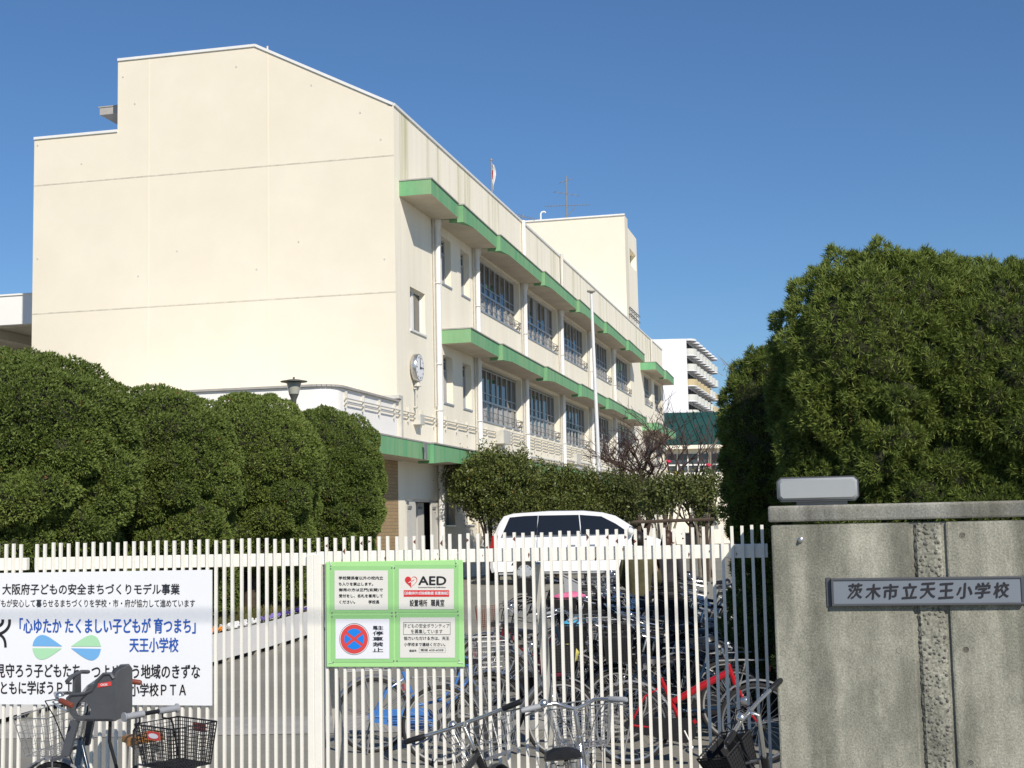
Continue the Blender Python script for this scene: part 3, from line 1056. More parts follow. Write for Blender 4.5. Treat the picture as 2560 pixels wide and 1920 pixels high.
# ------------------------------------------------------------------ concrete gate wall
def concrete(name, agg=False, base=(.37, .362, .295), dark=(.20, .197, .16)):
    m = mat(name, base, .95, 0, .2, 5, .45, 160, c2=dark, lo=.40, hi=.60, stretch=(1, 1, .55), spots=((.10, .095, .08), 45, .70), spec=.15)
    t = m.node_tree
    N, L = t.nodes.new, t.links.new
    b = t.nodes['Principled BSDF']
    src = b.inputs['Base Color'].links[0].from_socket
    tc = N('ShaderNodeTexCoord')
    mp = N('ShaderNodeMapping')
    mp.inputs['Scale'].default_value = (7, 7, .5)
    L(tc.outputs['Object'], mp.inputs[0])
    n = N('ShaderNodeTexNoise')
    n.inputs['Scale'].default_value = 1.0
    n.inputs['Detail'].default_value = 5
    L(mp.outputs[0], n.inputs['Vector'])
    r = N('ShaderNodeMapRange')
    r.inputs[1].default_value, r.inputs[2].default_value = .35, .65
    r.inputs[3].default_value, r.inputs[4].default_value = .72, 1.22
    L(n.outputs[0], r.inputs[0])
    fine = N('ShaderNodeTexNoise')
    fine.inputs['Scale'].default_value = 90
    fine.inputs['Detail'].default_value = 4
    L(tc.outputs['Object'], fine.inputs['Vector'])
    r2 = N('ShaderNodeMapRange')
    r2.inputs[1].default_value, r2.inputs[2].default_value = .3, .7
    r2.inputs[3].default_value, r2.inputs[4].default_value = .75, 1.25
    L(fine.outputs[0], r2.inputs[0])
    pr = N('ShaderNodeMath')
    pr.operation = 'MULTIPLY'
    L(r.outputs[0], pr.inputs[0])
    L(r2.outputs[0], pr.inputs[1])
    k = N('ShaderNodeVectorMath')
    k.operation = 'SCALE'
    L(src, k.inputs[0])
    L(pr.outputs[0], k.inputs['Scale'])
    out = k.outputs[0]
    if agg:
        vo = N('ShaderNodeTexVoronoi')
        vo.inputs['Scale'].default_value = 42
        L(tc.outputs['Object'], vo.inputs['Vector'])
        r3 = N('ShaderNodeMapRange')
        r3.inputs[1].default_value, r3.inputs[2].default_value = .22, .45
        L(vo.outputs['Distance'], r3.inputs[0])
        sel = N('ShaderNodeMath')
        sel.operation = 'GREATER_THAN'
        sel.inputs[1].default_value = .5
        sx = N('ShaderNodeSeparateColor')
        L(vo.outputs['Color'], sx.inputs[0])
        L(sx.outputs[0], sel.inputs[0])
        inv = N('ShaderNodeMath')
        inv.operation = 'SUBTRACT'
        inv.inputs[0].default_value = 1
        L(r3.outputs[0], inv.inputs[1])
        f2 = N('ShaderNodeMath')
        f2.operation = 'MULTIPLY'
        L(inv.outputs[0], f2.inputs[0])
        L(sel.outputs[0], f2.inputs[1])
        mx = N('ShaderNodeMix')
        mx.data_type = 'RGBA'
        L(f2.outputs[0], mx.inputs[0])
        L(out, mx.inputs[6])
        mx.inputs[7].default_value = (.13, .125, .115, 1)
        out = mx.outputs[2]
        bp = N('ShaderNodeBump')
        bp.inputs['Strength'].default_value = .55
        bp.inputs['Distance'].default_value = .02
        L(inv.outputs[0], bp.inputs['Height'])
        L(bp.outputs[0], b.inputs['Normal'])
    L(out, b.inputs['Base Color'])
    return m
M['concrete'] = concrete('weathered_concrete')
M['aggregate'] = concrete('exposed_aggregate', True)
M['copingc'] = concrete('weathered_coping', False, (.23, .22, .175), (.36, .35, .30))
WY = -.66                       # front plane of the wall in gate coordinates
def ws(u, v, y=WY):
    return gs(u, v, y)
s_l = ws(1930, 1400)[0]
s_a, s_b = ws(2290, 1500)[0], ws(2367, 1500)[0]
s_r = s_l + 3.6
zc0, zc1 = E - .012, E + .077
wl = thing('gate_wall', 'weathered grey concrete gate wall with a strip of exposed pebbles', 'wall', gworld(s_l + 1.8, WY + .2, 0), -GA)
def wsh(mb, nm, mt, bv=0, sm=None):
    return mb.obj(nm, mt, wl, shift=(s_l + 1.8, WY + .2, 0), bevel=bv, smooth=sm)
m = MB()
m.box(s_l + .02, s_r, WY + .022, WY + .38, 0, zc0 - .015)
wsh(m, 'core', M['concrete'])
m = MB()
m.box(s_l, s_a - .012, WY, WY + .4, -.02, zc0 - .016)
wsh(m, 'panel', M['concrete'], .012)
m = MB()
m.box(s_b + .012, s_r, WY + .001, WY + .4, -.02, zc0 - .016)
wsh(m, 'panel', M['concrete'], .012)
# rough strip: a displaced grid
m = MB()
rnd = random.Random(11)
nu, nv = 12, 150
w0, w1 = s_a + .008, s_b - .008
vv = []
for j in range(nv + 1):
    for i in range(nu + 1):
        e = 0 if 0 < i < nu else .012
        ed = 0 if 0 < i < nu else rnd.uniform(-.004, .004)
        vv.append((w0 + (w1 - w0) * i / nu + ed, WY + .004 + e + rnd.uniform(-.0035, .0035), (zc0 - .02) * j / nv))
m.add(vv, [(j * (nu + 1) + i, j * (nu + 1) + i + 1, (j + 1) * (nu + 1) + i + 1, (j + 1) * (nu + 1) + i) for j in range(nv) for i in range(nu)])
wsh(m, 'pebble_strip', M['aggregate'])
m = MB()
rr = random.Random(5)
m.box(s_l - .012, s_r, WY - .012, WY + .41, zc0, zc1)
wsh(m, 'coping', M['copingc'], .012)
# formwork cone holes and one bright bolt
M['cone'] = mat('mortar_plug', (.27, .26, .22), .95, 0, .15, 60)
cn = None
for x, y in ((938, 420), (1305, 405), (340, 1040), (965, 1025), (1325, 1020), (340, 1388), (970, 1635), (1350, 1630)):
    s, z = ws(1800 + x * .4643, 1150 + y * .4643)
    if cn is None:
        m = MB()
        m.lathe([(.0165, -.001), (.015, .002), (.013, -.002), (0, -.003)], (0, 0, 0), (0, -1, 0), 14)
        cn = m.obj('plug', M['cone'], wl)
        c = cn
    else:
        c = cn.copy()
        col.objects.link(c)
    c.location = (s - s_l - 1.8, -.2, z)
s, z = ws(2001, 1350)
m = MB()
m.lathe([(.016, 0), (.016, .008), (.009, .012), (.009, .026), (0, .028)], (s, WY, z), (0, -1, 0), 10)
wsh(m, 'bolt', M['chrome'], 0, 40)

# name plate
M['plate'] = mat('grey_plate', (.20, .225, .26), .45, .2, .04, 3, spec=.5)
M['plateframe'] = mat('grey_plate_frame', (.10, .105, .115), .45, .4, .05, 6)
pk_ = lambda x, y: ws(1800 + x * .4643, 1150 + y * .4643, WY - .03)
a, b = pk_(602, 772), pk_(1630, 603)
pa, pb = a[0], b[0]
pz0, pz1 = E - .472, E - .322
np_ = thing('name_plate', 'grey metal name plate with black brush lettering on the concrete wall', 'sign', gworld((pa + pb) / 2, WY, pz0), -GA)
def psh(mb, nm, mt, bv=0):
    return mb.obj(nm, mt, np_, shift=((pa + pb) / 2, WY, pz0), bevel=bv)
m = MB()
m.box(pa + .012, pb - .012, WY - .03, WY - .002, pz0 + .012, pz1 - .012)
psh(m, 'plate', M['plate'])
m = MB()
for q in ((pa, pb, pz0, pz0 + .013), (pa, pb, pz1 - .013, pz1), (pa, pa + .013, pz0 + .013, pz1 - .013), (pb - .013, pb, pz0 + .013, pz1 - .013)):
    m.box(q[0], q[1], WY - .036, WY, q[2], q[3])
for x in (pa - .026, pb):
    m.box(x, x + .026, WY - .008, WY - .001, pz0 - .004, pz1 + .004)
psh(m, 'frame', M['plateframe'], .002)
m = MB()
t0 = pa + (pb - pa) * .085
tw = (pb - pa) * .855 / 9
for i, c in enumerate('茨木市立天王小学校'):
    jz = random.Random(i + 2).uniform(-.003, .003)
    put_text(m, c, lambda p, q: (p + (q - pz0) * .0, WY - .0335, q + (p - t0 - tw * i) * .05), t0 + tw * i, t0 + tw * (i + .88), pz0 + .034 + jz, pz1 - .032 + jz, .03, 0, .12)
psh(m, 'lettering', M['ink'])

# lamp on the wall
a, b = ws(1943, 1248, WY + .12), ws(2146, 1198, WY + .12)
lz0, lz1 = E + .10, E + .237
ls0, ls1 = a[0], b[0]
M['diffuser'] = mat('lamp_diffuser', (.33, .345, .35), .25, 0, .03, 4, spec=.5, coat=.2)
gl = thing('gate_lamp', 'long white box lamp with a dark frame standing on the concrete wall', 'lamp', gworld((ls0 + ls1) / 2, WY + .2, zc1), -GA)
m = MB()
m.box(-.12, .16, -.05, .07, 0, lz0 - zc1 + .01)
m.obj('base', M['metal'], gl, bevel=.004)
def octo(x0, x1, z0, z1, c):
    return [(x0 + c, z0), (x1 - c, z0), (x1, z0 + c), (x1, z1 - c), (x1 - c, z1), (x0 + c, z1), (x0, z1 - c), (x0, z0 + c)]
h = (ls1 - ls0) / 2
m = MB()
m.prism([(x, -.08, z) for x, z in octo(-h, h, lz0 - zc1, lz1 - zc1, .022)], (0, .19, 0))
m.obj('frame', M['plateframe'], gl, bevel=.004)
m = MB()
o1, o2 = octo(-h + .008, h - .008, lz0 - zc1 + .008, lz1 - zc1 - .008, .018), octo(-h + .02, h - .02, lz0 - zc1 + .02, lz1 - zc1 - .02, .014)
m.add([(x, -.081, z) for x, z in o1] + [(x, -.099, z) for x, z in o2], [(i, (i + 1) % 8, 8 + (i + 1) % 8, 8 + i) for i in range(8)] + [tuple(range(8, 16))])
m.obj('diffuser', M['diffuser'], gl, smooth=50)

# ------------------------------------------------------------------ foliage
def leafmat(name, dark, light, brown=None, rough=.55, trans=.18):
    m = bpy.data.materials.new(name)
    m.use_nodes = True
    t = m.node_tree
    N, L = t.nodes.new, t.links.new
    b = t.nodes['Principled BSDF']
    b.inputs['Roughness'].default_value = rough
    b.inputs['Specular IOR Level'].default_value = .25
    at_ = N('ShaderNodeAttribute')
    at_.attribute_name = 'tint'
    r = N('ShaderNodeValToRGB')
    r.color_ramp.elements[0].color = (*dark, 1)
    r.color_ramp.elements[1].color = (*light, 1)
    r.color_ramp.elements[1].position = .93 if brown else 1
    if brown:
        e = r.color_ramp.elements.new(.985)
        e.color = (*brown, 1)
    L(at_.outputs['Fac'], r.inputs[0])
    L(r.outputs[0], b.inputs['Base Color'])
    tr = N('ShaderNodeBsdfTranslucent')
    L(r.outputs[0], tr.inputs['Color'])
    mx = N('ShaderNodeMixShader')
    mx.inputs[0].default_value = trans
    L(b.outputs[0], mx.inputs[1])
    L(tr.outputs[0], mx.inputs[2])
    L(mx.outputs[0], t.nodes['Material Output'].inputs[0])
    return m
M['juniper'] = leafmat('juniper_foliage', (.085, .125, .027), (.225, .285, .065), (.20, .11, .04))
M['cedar'] = leafmat('cedar_foliage', (.055, .09, .019), (.23, .285, .06), (.17, .11, .04))
M['broad'] = leafmat('broad_leaves', (.045, .065, .018), (.20, .225, .06), (.25, .17, .03), .38, .12)
M['thinleaf'] = leafmat('thin_leaves', (.05, .07, .018), (.17, .19, .06), (.30, .20, .05), .5, .2)
M['bark'] = mat('bark', (.075, .055, .04), .95, 0, .3, 12, .6, 40)
M['twig'] = mat('twig_bark', (.06, .036, .03), .9, 0, .25, 8)
M['paletwig'] = mat('pale_bark', (.22, .19, .15), .9, 0, .25, 8)
M['inner'] = mat('dark_crown_core', (.030, .034, .014), .95, 0, .3, 14)  # dark colour of the solid crown filler stands in for shade between pads

def np_mesh(name, verts, quads, tint, mats, parent, core=None):
    """mesh from numpy arrays; core = (verts, faces) of a solid filler coloured dark as inner shade, second material"""
    v = np.asarray(verts, np.float32)
    q = np.asarray(quads, np.int32)
    nq = len(q)
    fl = [q.reshape(-1)]
    tot = np.full(nq, 4, np.int32)
    mi = np.zeros(nq, np.int32)
    if core is not None:
        cv, cf = core
        off = len(v)
        v = np.vstack([v, np.asarray(cv, np.float32)])
        cf = np.asarray(cf, np.int32) + off
        fl.append(cf.reshape(-1))
        tot = np.concatenate([tot, np.full(len(cf), cf.shape[1], np.int32)])
        mi = np.concatenate([mi, np.ones(len(cf), np.int32)])
        tint = np.concatenate([tint, np.zeros(len(cv))])
    lp = np.concatenate(fl)
    me = bpy.data.meshes.new(name)
    me.vertices.add(len(v))
    me.vertices.foreach_set('co', v.reshape(-1))
    me.loops.add(len(lp))
    me.loops.foreach_set('vertex_index', lp)
    st = np.concatenate([[0], np.cumsum(tot)[:-1]]).astype(np.int32)
    me.polygons.add(len(tot))
    me.polygons.foreach_set('loop_start', st)
    me.polygons.foreach_set('material_index', mi)
    a = me.attributes.new('tint', 'FLOAT', 'POINT')
    a.data.foreach_set('value', np.asarray(tint, np.float32))
    for m in mats:
        me.materials.append(m)
    me.update(calc_edges=True)
    o = bpy.data.objects.new(name, me)
    col.objects.link(o)
    if parent:
        o.parent = parent
    return o

def unit(a):
    return a / np.maximum(np.linalg.norm(a, axis=-1, keepdims=True), 1e-9)
def blobs_surface(lobes, dens, rng, zmin, shell=.0, keep=.9, lump=.1, boxy=2.6):
    P, Nn, T = [], [], []
    for i, (c, r) in enumerate(lobes):
        c, r = np.array(c), np.array(r)
        n = int(dens * 4 * PI * ((r[0] * r[1]) ** 1.6 / 3 + (r[0] * r[2]) ** 1.6 / 3 + (r[1] * r[2]) ** 1.6 / 3) ** (1 / 1.6))
        u = unit(rng.normal(size=(n, 3)))
        # lumpy surface: broad waves and pads a hand wide
        n_ = boxy if i < 2 else 2.1
        u = u / ((np.abs(u) ** n_).sum(1) ** (1 / n_))[:, None]
        w = 1 + .05 * np.sin(u @ rng.normal(size=3) * 5 + i) + .035 * np.sin(u @ rng.normal(size=3) * 11)
        p = c + r * u * w[:, None]
        b_ = sum(np.sin(p @ (unit(np.random.default_rng(900 + q).normal(size=3)) * k_) + q) for q, k_ in enumerate((13, 16, 19, 23, 27, 31))) / 6
        p = p + unit(u / r) * (b_ * lump)[:, None] - unit(u / r) * (shell * rng.random(n) ** 1.5)[:, None]
        ok = p[:, 2] > zmin
        for j, (c2, r2) in enumerate(lobes):
            if j != i:
                d = ((p - np.array(c2)) / np.array(r2))
                ok &= (d * d).sum(1) > keep * keep
        P.append(p[ok])
        Nn.append(unit(u / r)[ok])
        T.append(np.full(ok.sum(), rng.normal(0, .09)))
    return np.vstack(P), np.vstack(Nn), np.concatenate(T)
def sprays(P, Nn, T, k, ln, wd, rng, up=.35, spread=.7, curl=0.0):
    n = len(P)
    base = np.repeat(P, k, 0)
    nn = np.repeat(unit(Nn + np.array([0, 0, up]) + rng.normal(size=(n, 3)) * .25), k, 0)
    d = unit(nn + rng.normal(size=(n * k, 3)) * spread)
    s = unit(np.cross(d, rng.normal(size=(n * k, 3))))
    L_ = ln * rng.uniform(.6, 1.25, (n * k, 1))
    W_ = wd * rng.uniform(.7, 1.3, (n * k, 1))
    mid = base + d * L_ * .55 + s * W_
    mid2 = base + d * L_ * .55 - s * W_
    tip = base + d * L_ + np.array([0, 0, curl]) * L_
    V = np.stack([base, mid, tip, mid2], 1).reshape(-1, 3)
    Q = np.arange(n * k * 4).reshape(-1, 4)
    t = np.repeat(np.clip(.42 + T + rng.normal(0, .13, n), 0, .9), k) + rng.normal(0, .06, n * k)
    t = np.where(np.repeat(rng.random(n) < .004, k), .99, np.clip(t, 0, .92))
    return V, Q, np.repeat(t, 4)
def ico(c, r, n=2):
    import bmesh
    bm = bmesh.new()
    bmesh.ops.create_icosphere(bm, subdivisions=n, radius=1)
    v = np.array([q.co[:] for q in bm.verts]) * np.array(r) + np.array(c)
    f = np.array([[q.index for q in p.verts] for p in bm.faces])
    bm.free()
    return v, f
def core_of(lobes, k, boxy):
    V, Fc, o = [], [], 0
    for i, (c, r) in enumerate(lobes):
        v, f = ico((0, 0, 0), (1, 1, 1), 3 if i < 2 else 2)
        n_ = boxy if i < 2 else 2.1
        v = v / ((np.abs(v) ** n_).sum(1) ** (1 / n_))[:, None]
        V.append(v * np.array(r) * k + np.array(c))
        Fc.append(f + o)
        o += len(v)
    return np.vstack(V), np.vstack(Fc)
def trunk(parent, pts, rs, m, name='trunk'):
    mb = MB()
    mb.tube(pts, rs, 9)
    return mb.obj(name, m, parent, smooth=60)

def clipped_tree(name, label, cat, group, base, lobes, dens, k, ln, wd, m, seed, corek=.86, up=.35, spread=.7, tr=.1, zmin=.25, shell=.05, lump=.1, boxy=2.6):
    """lobes in world coordinates; the tree stands at base"""
    rng = np.random.default_rng(seed)
    t = thing(name, label, cat, base, 0, group)
    lb = [((c[0] - base[0], c[1] - base[1], c[2] - base[2]), r) for c, r in lobes]
    P, Nn, T = blobs_surface(lb, dens, rng, zmin, shell, .9, lump, boxy)
    V, Q, tt = sprays(P, Nn, T, k, ln, wd, rng, up, spread)
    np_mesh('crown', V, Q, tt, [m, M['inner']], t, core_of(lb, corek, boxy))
    h = max(c[2] for c, r in lb)
    trunk(t, [(0, 0, -.1), (.03, .02, h * .5), (0, 0, h)], [tr, tr * .8, tr * .4], M['bark'])
    return t

def dome(cx, top, bot, hw, Y, rng, nsub, sub, depth=1.0, loose=.12, grow=.1, cap=.3):
    """clipped dome: a smooth cap, a body set back, and round pads spread evenly over it; numbers are where it stands in the photograph"""
    c0 = at(cx, (top + bot) / 2, Y)
    rz = (at(cx, top, Y).z - at(cx, bot, Y).z) / 2 - grow
    rx_ = hw / FPX * Y - grow
    ry_ = rx_ * depth
    L_ = [((c0.x, c0.y, c0.z - rz * .05), (rx_ * (1 - loose), ry_ * (1 - loose), rz * .95)),
          ((c0.x, c0.y, c0.z + rz * cap), (rx_ * .97, ry_ * .97, rz * (1 - cap)))]
    a = rng.uniform(0, 6)
    for i in range(nsub):
        z = .3 - 1.25 * (i + .5) / nsub + rng.uniform(-.05, .05)
        a += 2.39996 + rng.uniform(-.25, .25)
        s = rng.uniform(*sub) * rx_
        q = math.sqrt(max(.15, 1 - z * z)) ** .7
        L_.append(((c0.x + math.cos(a) * q * (rx_ - s * .75), c0.y + math.sin(a) * q * (ry_ - s * .75), c0.z + z * (rz - s * .5)), (s, s * .95, s * rng.uniform(.72, .9))))
    return L_

# four clipped junipers in a row on the left
GRP = 'clipped junipers along the flower bed'
specs = [((45, 882, 1450, 292, 18.4), 'biggest clipped juniper with cloud shaped pads above the left end of the gate', 22, 40),
         ((400, 968, 1440, 195, 21.0), 'clipped juniper with many small pads, second from the left in the row', 23, 36),
         ((625, 984, 1420, 178, 23.6), 'tall smooth clipped juniper just left of the lamp post', 24, 24),
         ((800, 1020, 1395, 163, 26.4), 'clipped juniper at the brick wall end of the row', 25, 26)]
for (cx, top_, bot, hw, Y), lab, sd, ns in specs:
    rg = random.Random(sd)
    lb = dome(cx, top_, bot, hw, Y, rg, ns, (.24, .36) if cx < 500 else (.3, .42), .95, .27 if cx < 500 else .17, .05, .3 if cx < 500 else .2)
    c0 = lb[0][0]
    lb.append(((c0[0] - .3, c0[1] + 1.1, 1.2), (hw / FPX * Y * 1.0, .9, 1.25)))
    clipped_tree('juniper_tree', lab, 'tree', GRP, (c0[0], c0[1], gz(Y) + .25), lb, 1250, 5, .055, .009, M['juniper'], sd, .89, .45, .65, .13, .35, .05, .075, 2.15)
# trees behind the concrete wall
specs = [((1925, 868, 1500, 132, 14.6), 'smaller dark cedar clipped round at the left of the big cedar', 31, 24, .95),
         ((2225, 620, 1420, 298, 12.6), 'biggest round clipped cedar towering behind the concrete wall and its lamp', 32, 34, .9),
         ((2495, 636, 1420, 275, 12.4), 'round clipped cedar cut by the right edge behind the name plate', 33, 30, .95)]
for (cx, top_, bot, hw, Y), lab, sd, ns, dp in specs:
    rg = random.Random(sd)
    lb = dome(cx, top_, bot, hw, Y, rg, ns, (.26, .38), dp, .22, .07, .24)
    c0 = lb[0][0]
    # skirt down to the ground
    lb.append(((c0[0], c0[1], .8), (hw / FPX * Y * .92, hw / FPX * Y * dp * .9, 1.0)))
    clipped_tree('cedar_tree', lab, 'tree', 'clipped cedars behind the wall', (c0[0], c0[1], gz(Y)), lb, 1150, 11, .066, .0038, M['cedar'], sd, .88, .45, .62, .13, .1, .06, .13, 2.5)

# broad leaved shrubs in front of the school
def leafy(name, label, cat, group, base, lobes, n, ls, m, seed, stems, fill=.55):
    rng = np.random.default_rng(seed)
    t = thing(name, label, cat, base, 0, group)
    P = []
    vol = np.array([r[0] * r[1] * r[2] for c, r in lobes])
    for (c, r), w_ in zip(lobes, vol / vol.sum()):
        k = int(n * w_)
        u = unit(rng.normal(size=(k, 3)))
        rad = rng.random(k) ** (1 / 3)
        rad = np.maximum(rad, fill * rng.random(k) ** .3)
        lump = 1 + .16 * np.sin(u @ rng.normal(size=3) * 6) + .12 * np.sin(u @ rng.normal(size=3) * 12)
        P.append(np.array(c) - np.array(base) + np.array(r) * u * (rad * lump)[:, None])
    P = np.vstack(P)
    # cluster leaves round twig tips
    tips = P[rng.integers(0, len(P), len(P) // 9)]
    P = tips[rng.integers(0, len(tips), len(P))] + rng.normal(0, ls * .8, P.shape)
    k = len(P)
    d = unit(rng.normal(size=(k, 3)) + np.array([0, -.2, .25]))
    s = unit(np.cross(d, rng.normal(size=(k, 3)) + np.array([0, 0, 1.2])))
    L_ = ls * rng.uniform(.7, 1.3, (k, 1))
    V = np.stack([P - d * L_ * .5, P + s * L_ * .24, P + d * L_ * .5, P - s * L_ * .24], 1).reshape(-1, 3)
    tt = np.clip(rng.normal(.4, .25, k), 0, .92)
    tt[rng.random(k) < .012] = .99
    np_mesh('crown', V, np.arange(4 * k).reshape(-1, 4), np.repeat(tt, 4), [m], t)
    mb = MB()
    rr = random.Random(seed)
    cz = max(c[2] for c, r in lobes) - base[2]
    for i in range(stems):
        a = rr.uniform(0, 2 * PI)
        c, r = rr.choice(lobes)
        e = (c[0] - base[0] + r[0] * .6 * math.cos(a), c[1] - base[1] + r[1] * .6 * math.sin(a), c[2] - base[2] + r[2] * rr.uniform(-.1, .6))
        b_ = (.12 * math.cos(a), .12 * math.sin(a), -.1)
        md = ((b_[0] + e[0]) * .35, (b_[1] + e[1]) * .35, e[2] * .5)
        mb.tube([b_, md, e], [.05, .035, .01], 6)
    mb.obj('trunk', M['bark'] if stems < 9 else M['paletwig'], t, smooth=60)
    return t
def pxlobe(cx, cy, hw, hh, Y, dz=0):
    c = at(cx, cy, Y)
    return ((c.x, c.y, c.z), (hw / FPX * Y, hw / FPX * Y * .9, hh / FPX * Y))
def pbase(u, Y):
    return (at(u, 1300, Y).x, Y, gz(Y))
leafy('evergreen_shrub', 'round dark evergreen tree with a dense crown at the left rear of the white van', 'tree', 'evergreens in front of the school', pbase(1232, 39), [pxlobe(1210, 1200, 92, 78, 39), pxlobe(1262, 1195, 85, 76, 39.3), pxlobe(1185, 1215, 72, 60, 38.7), pxlobe(1240, 1262, 80, 48, 38.9)], 42000, .078, M['broad'], 41, 6)
leafy('evergreen_shrub', 'wide evergreen tree with dull green leaves above the roof of the white van', 'tree', 'evergreens in front of the school', pbase(1400, 41), [pxlobe(1345, 1228, 82, 68, 41), pxlobe(1410, 1226, 76, 66, 41.3), pxlobe(1462, 1238, 66, 60, 41), pxlobe(1400, 1270, 120, 40, 40.7)], 40000, .078, M['broad'], 42, 6)
leafy('evergreen_shrub', 'loose grey green evergreen behind the windscreen of the white van', 'tree', 'evergreens in front of the school', pbase(1560, 41), [pxlobe(1530, 1236, 66, 56, 41), pxlobe(1580, 1225, 52, 44, 41.4), pxlobe(1620, 1250, 52, 42, 41.2), pxlobe(1560, 1275, 60, 40, 41)], 17000, .08, M['thinleaf'], 43, 10, .3)
leafy('slender_tree', 'slender many stemmed tree with sparse leaves between the van and the dark cedars', 'tree', None, pbase(1655, 36), [pxlobe(1660, 1225, 56, 40, 36), pxlobe(1700, 1215, 45, 36, 36.4), pxlobe(1640, 1262, 46, 30, 36)], 4600, .1, M['thinleaf'], 44, 11, .2)
leafy('slender_tree', 'slender tree with few leaves right beside the dark cedars', 'tree', None, pbase(1755, 37), [pxlobe(1745, 1235, 50, 44, 37), pxlobe(1775, 1215, 42, 36, 37.3), pxlobe(1765, 1285, 40, 26, 37)], 4200, .1, M['thinleaf'], 45, 12, .2)

# bare winter trees
def bare(label, base, h, spread, seed, m, levels=5, lean=(0, 0), r0_=.11, first=None):
    rr = random.Random(seed)
    t = thing('bare_tree', label, 'tree', base, 0)
    tr_, tw = MB(), MB()
    def grow(p, d, L_, r, lev):
        pts = [p]
        rs = [r]
        n = 4
        q = p.copy()
        dd = d.copy()
        for i in range(n):
            dd = (dd + Vector((rr.uniform(-1, 1), rr.uniform(-1, 1), rr.uniform(-.6, .8))) * .16).normalized()
            q = q + dd * L_ / n
            pts.append(q.copy())
            rs.append(r * (1 - .42 * (i + 1) / n))
        (tr_ if lev < 2 else tw).tube(pts, rs, 7 if lev < 2 else (5 if lev < 4 else 3), caps=False)
        if lev >= levels:
            return
        k = 5 if lev < 1 else (3 if lev < 4 else rr.choice((2, 3)))
        for i in range(k):
            a = rr.uniform(0, 2 * PI)
            w = spread * rr.uniform(.6, 1.15)
            nd = (dd + Vector((math.cos(a) * w, math.sin(a) * w, rr.uniform(-.12, .25)))).normalized()
            grow(pts[-1] if i < 2 else pts[rr.choice((2, 3))], nd, (first if lev == 0 and first else L_) * rr.uniform(.66, .92), max(r * .6, .0085), lev + 1)
    grow(Vector((0, 0, -.1)), Vector((lean[0], lean[1], 1)).normalized(), h, r0_, 0)
    tr_.obj('trunk', m, t, smooth=60)
    tw.obj('branches', m, t, smooth=60)
    return t
bare('bare spreading cherry tree with reddish twigs in front of the far school windows', (at(1592, 1200, 44).x, 44, gz(44)), 2.2, 1.0, 52, M['twig'], 6, (.02, 0), .15, 1.35)
b2_ = bare('pale bare tree standing between the school end and the dark cedars', (at(1772, 1200, 38).x, 38, gz(38)), 2.2, .5, 57, M['twig'], 4, (-.06, 0), .07, 1.2)
M['rose'] = mat('red_blossom', (.62, .02, .07), .6, 0, .2, 30)
for u, v in ((1834, 937), (1771, 1163), (1671, 1154)):
    p = at(u, v, 37)
    mb = MB()
    for i in range(7):
        a = i * .9
        mb.ball((math.cos(a) * .035, math.sin(a) * .035, .02 * math.sin(i * 2)), (.035, .035, .032), 7)
    o = mb.obj('red_blossom', M['rose'], b2_, smooth=60)
    o.location = p - b2_.location
tw = MB()
rr = random.Random(4)
p0 = at(1850, 985, 37) - b2_.location
c0_ = at(1775, 1130, 38) - b2_.location
tw.tube([(0, 0, 1.5), c0_, (p0 + c0_) / 2 + Vector((.1, 0, .1)), p0, at(1838, 945, 37) - b2_.location, at(1822, 915, 37) - b2_.location, at(1803, 895, 37) - b2_.location], [.04, .035, .03, .025, .018, .012, .005], 5)
for i in range(14):
    s = at(rr.uniform(1805, 1840), rr.uniform(905, 960), 37) - b2_.location
    tw.tube([s, s + Vector((rr.uniform(-.3, .2), 0, rr.uniform(-.1, .35)))], [.009, .003], 3)
tw.obj('branches', M['paletwig'], b2_)

# support frame of the young trees
q = at(1690, 1303, 35.5)
sf = thing('tree_support', 'dark wooden support frame round the young trees beside the van', 'tree support', (q.x, q.y, gz(35.5)))
for x in (-.95, -.3, .35, .75):
    mb = MB()
    mb.tube([(x, 0, 0), (x + .03, .05, q.z - gz(35.5) + .15)], .05, 7)
    mb.obj('post', M['bark'], sf, smooth=50)
mb = MB()
mb.tube([(-1.1, -.06, q.z - gz(35.5)), (.95, -.06, q.z - gz(35.5) + .03)], .045, 7)
mb.obj('crossbar', M['bark'], sf, smooth=50)

# ------------------------------------------------------------------ far buildings
Ya = 258
ap = thing('apartment_block', 'distant white apartment block with rows of rounded balconies', 'building', (at(1631, 1031, Ya).x, Ya, 0))
ax0, ax1 = at(1600, 900, Ya).x - ap.location.x, at(1717, 900, Ya).x - ap.location.x
M['aptwhite'] = mat('apartment_render', (.80, .80, .82), .8, 0, .03, .2)
M['balc'] = mat('balcony_panel', (.66, .66, .60), .8, 0, .1, .4)
M['balcy'] = mat('yellow_balcony_panel', (.58, .47, .27), .8, 0, .1, .4)
za = at(1700, 847, Ya).z
Yb = Ya + 44
ad = Vector((at(1776, 900, 292).x - at(1717, 900, Ya).x, 34, 0)).normalized()
mb = MB()
mb.prism([(ax0 - 8, 0, 0), (ax1, 0, 0), (ax1 + ad.x * 37, 37, 0), (ax0 - 8 + ad.x * 37, 37, 0)], (0, 0, za))
mb.obj('wall', M['aptwhite'], ap)
st = 2.85
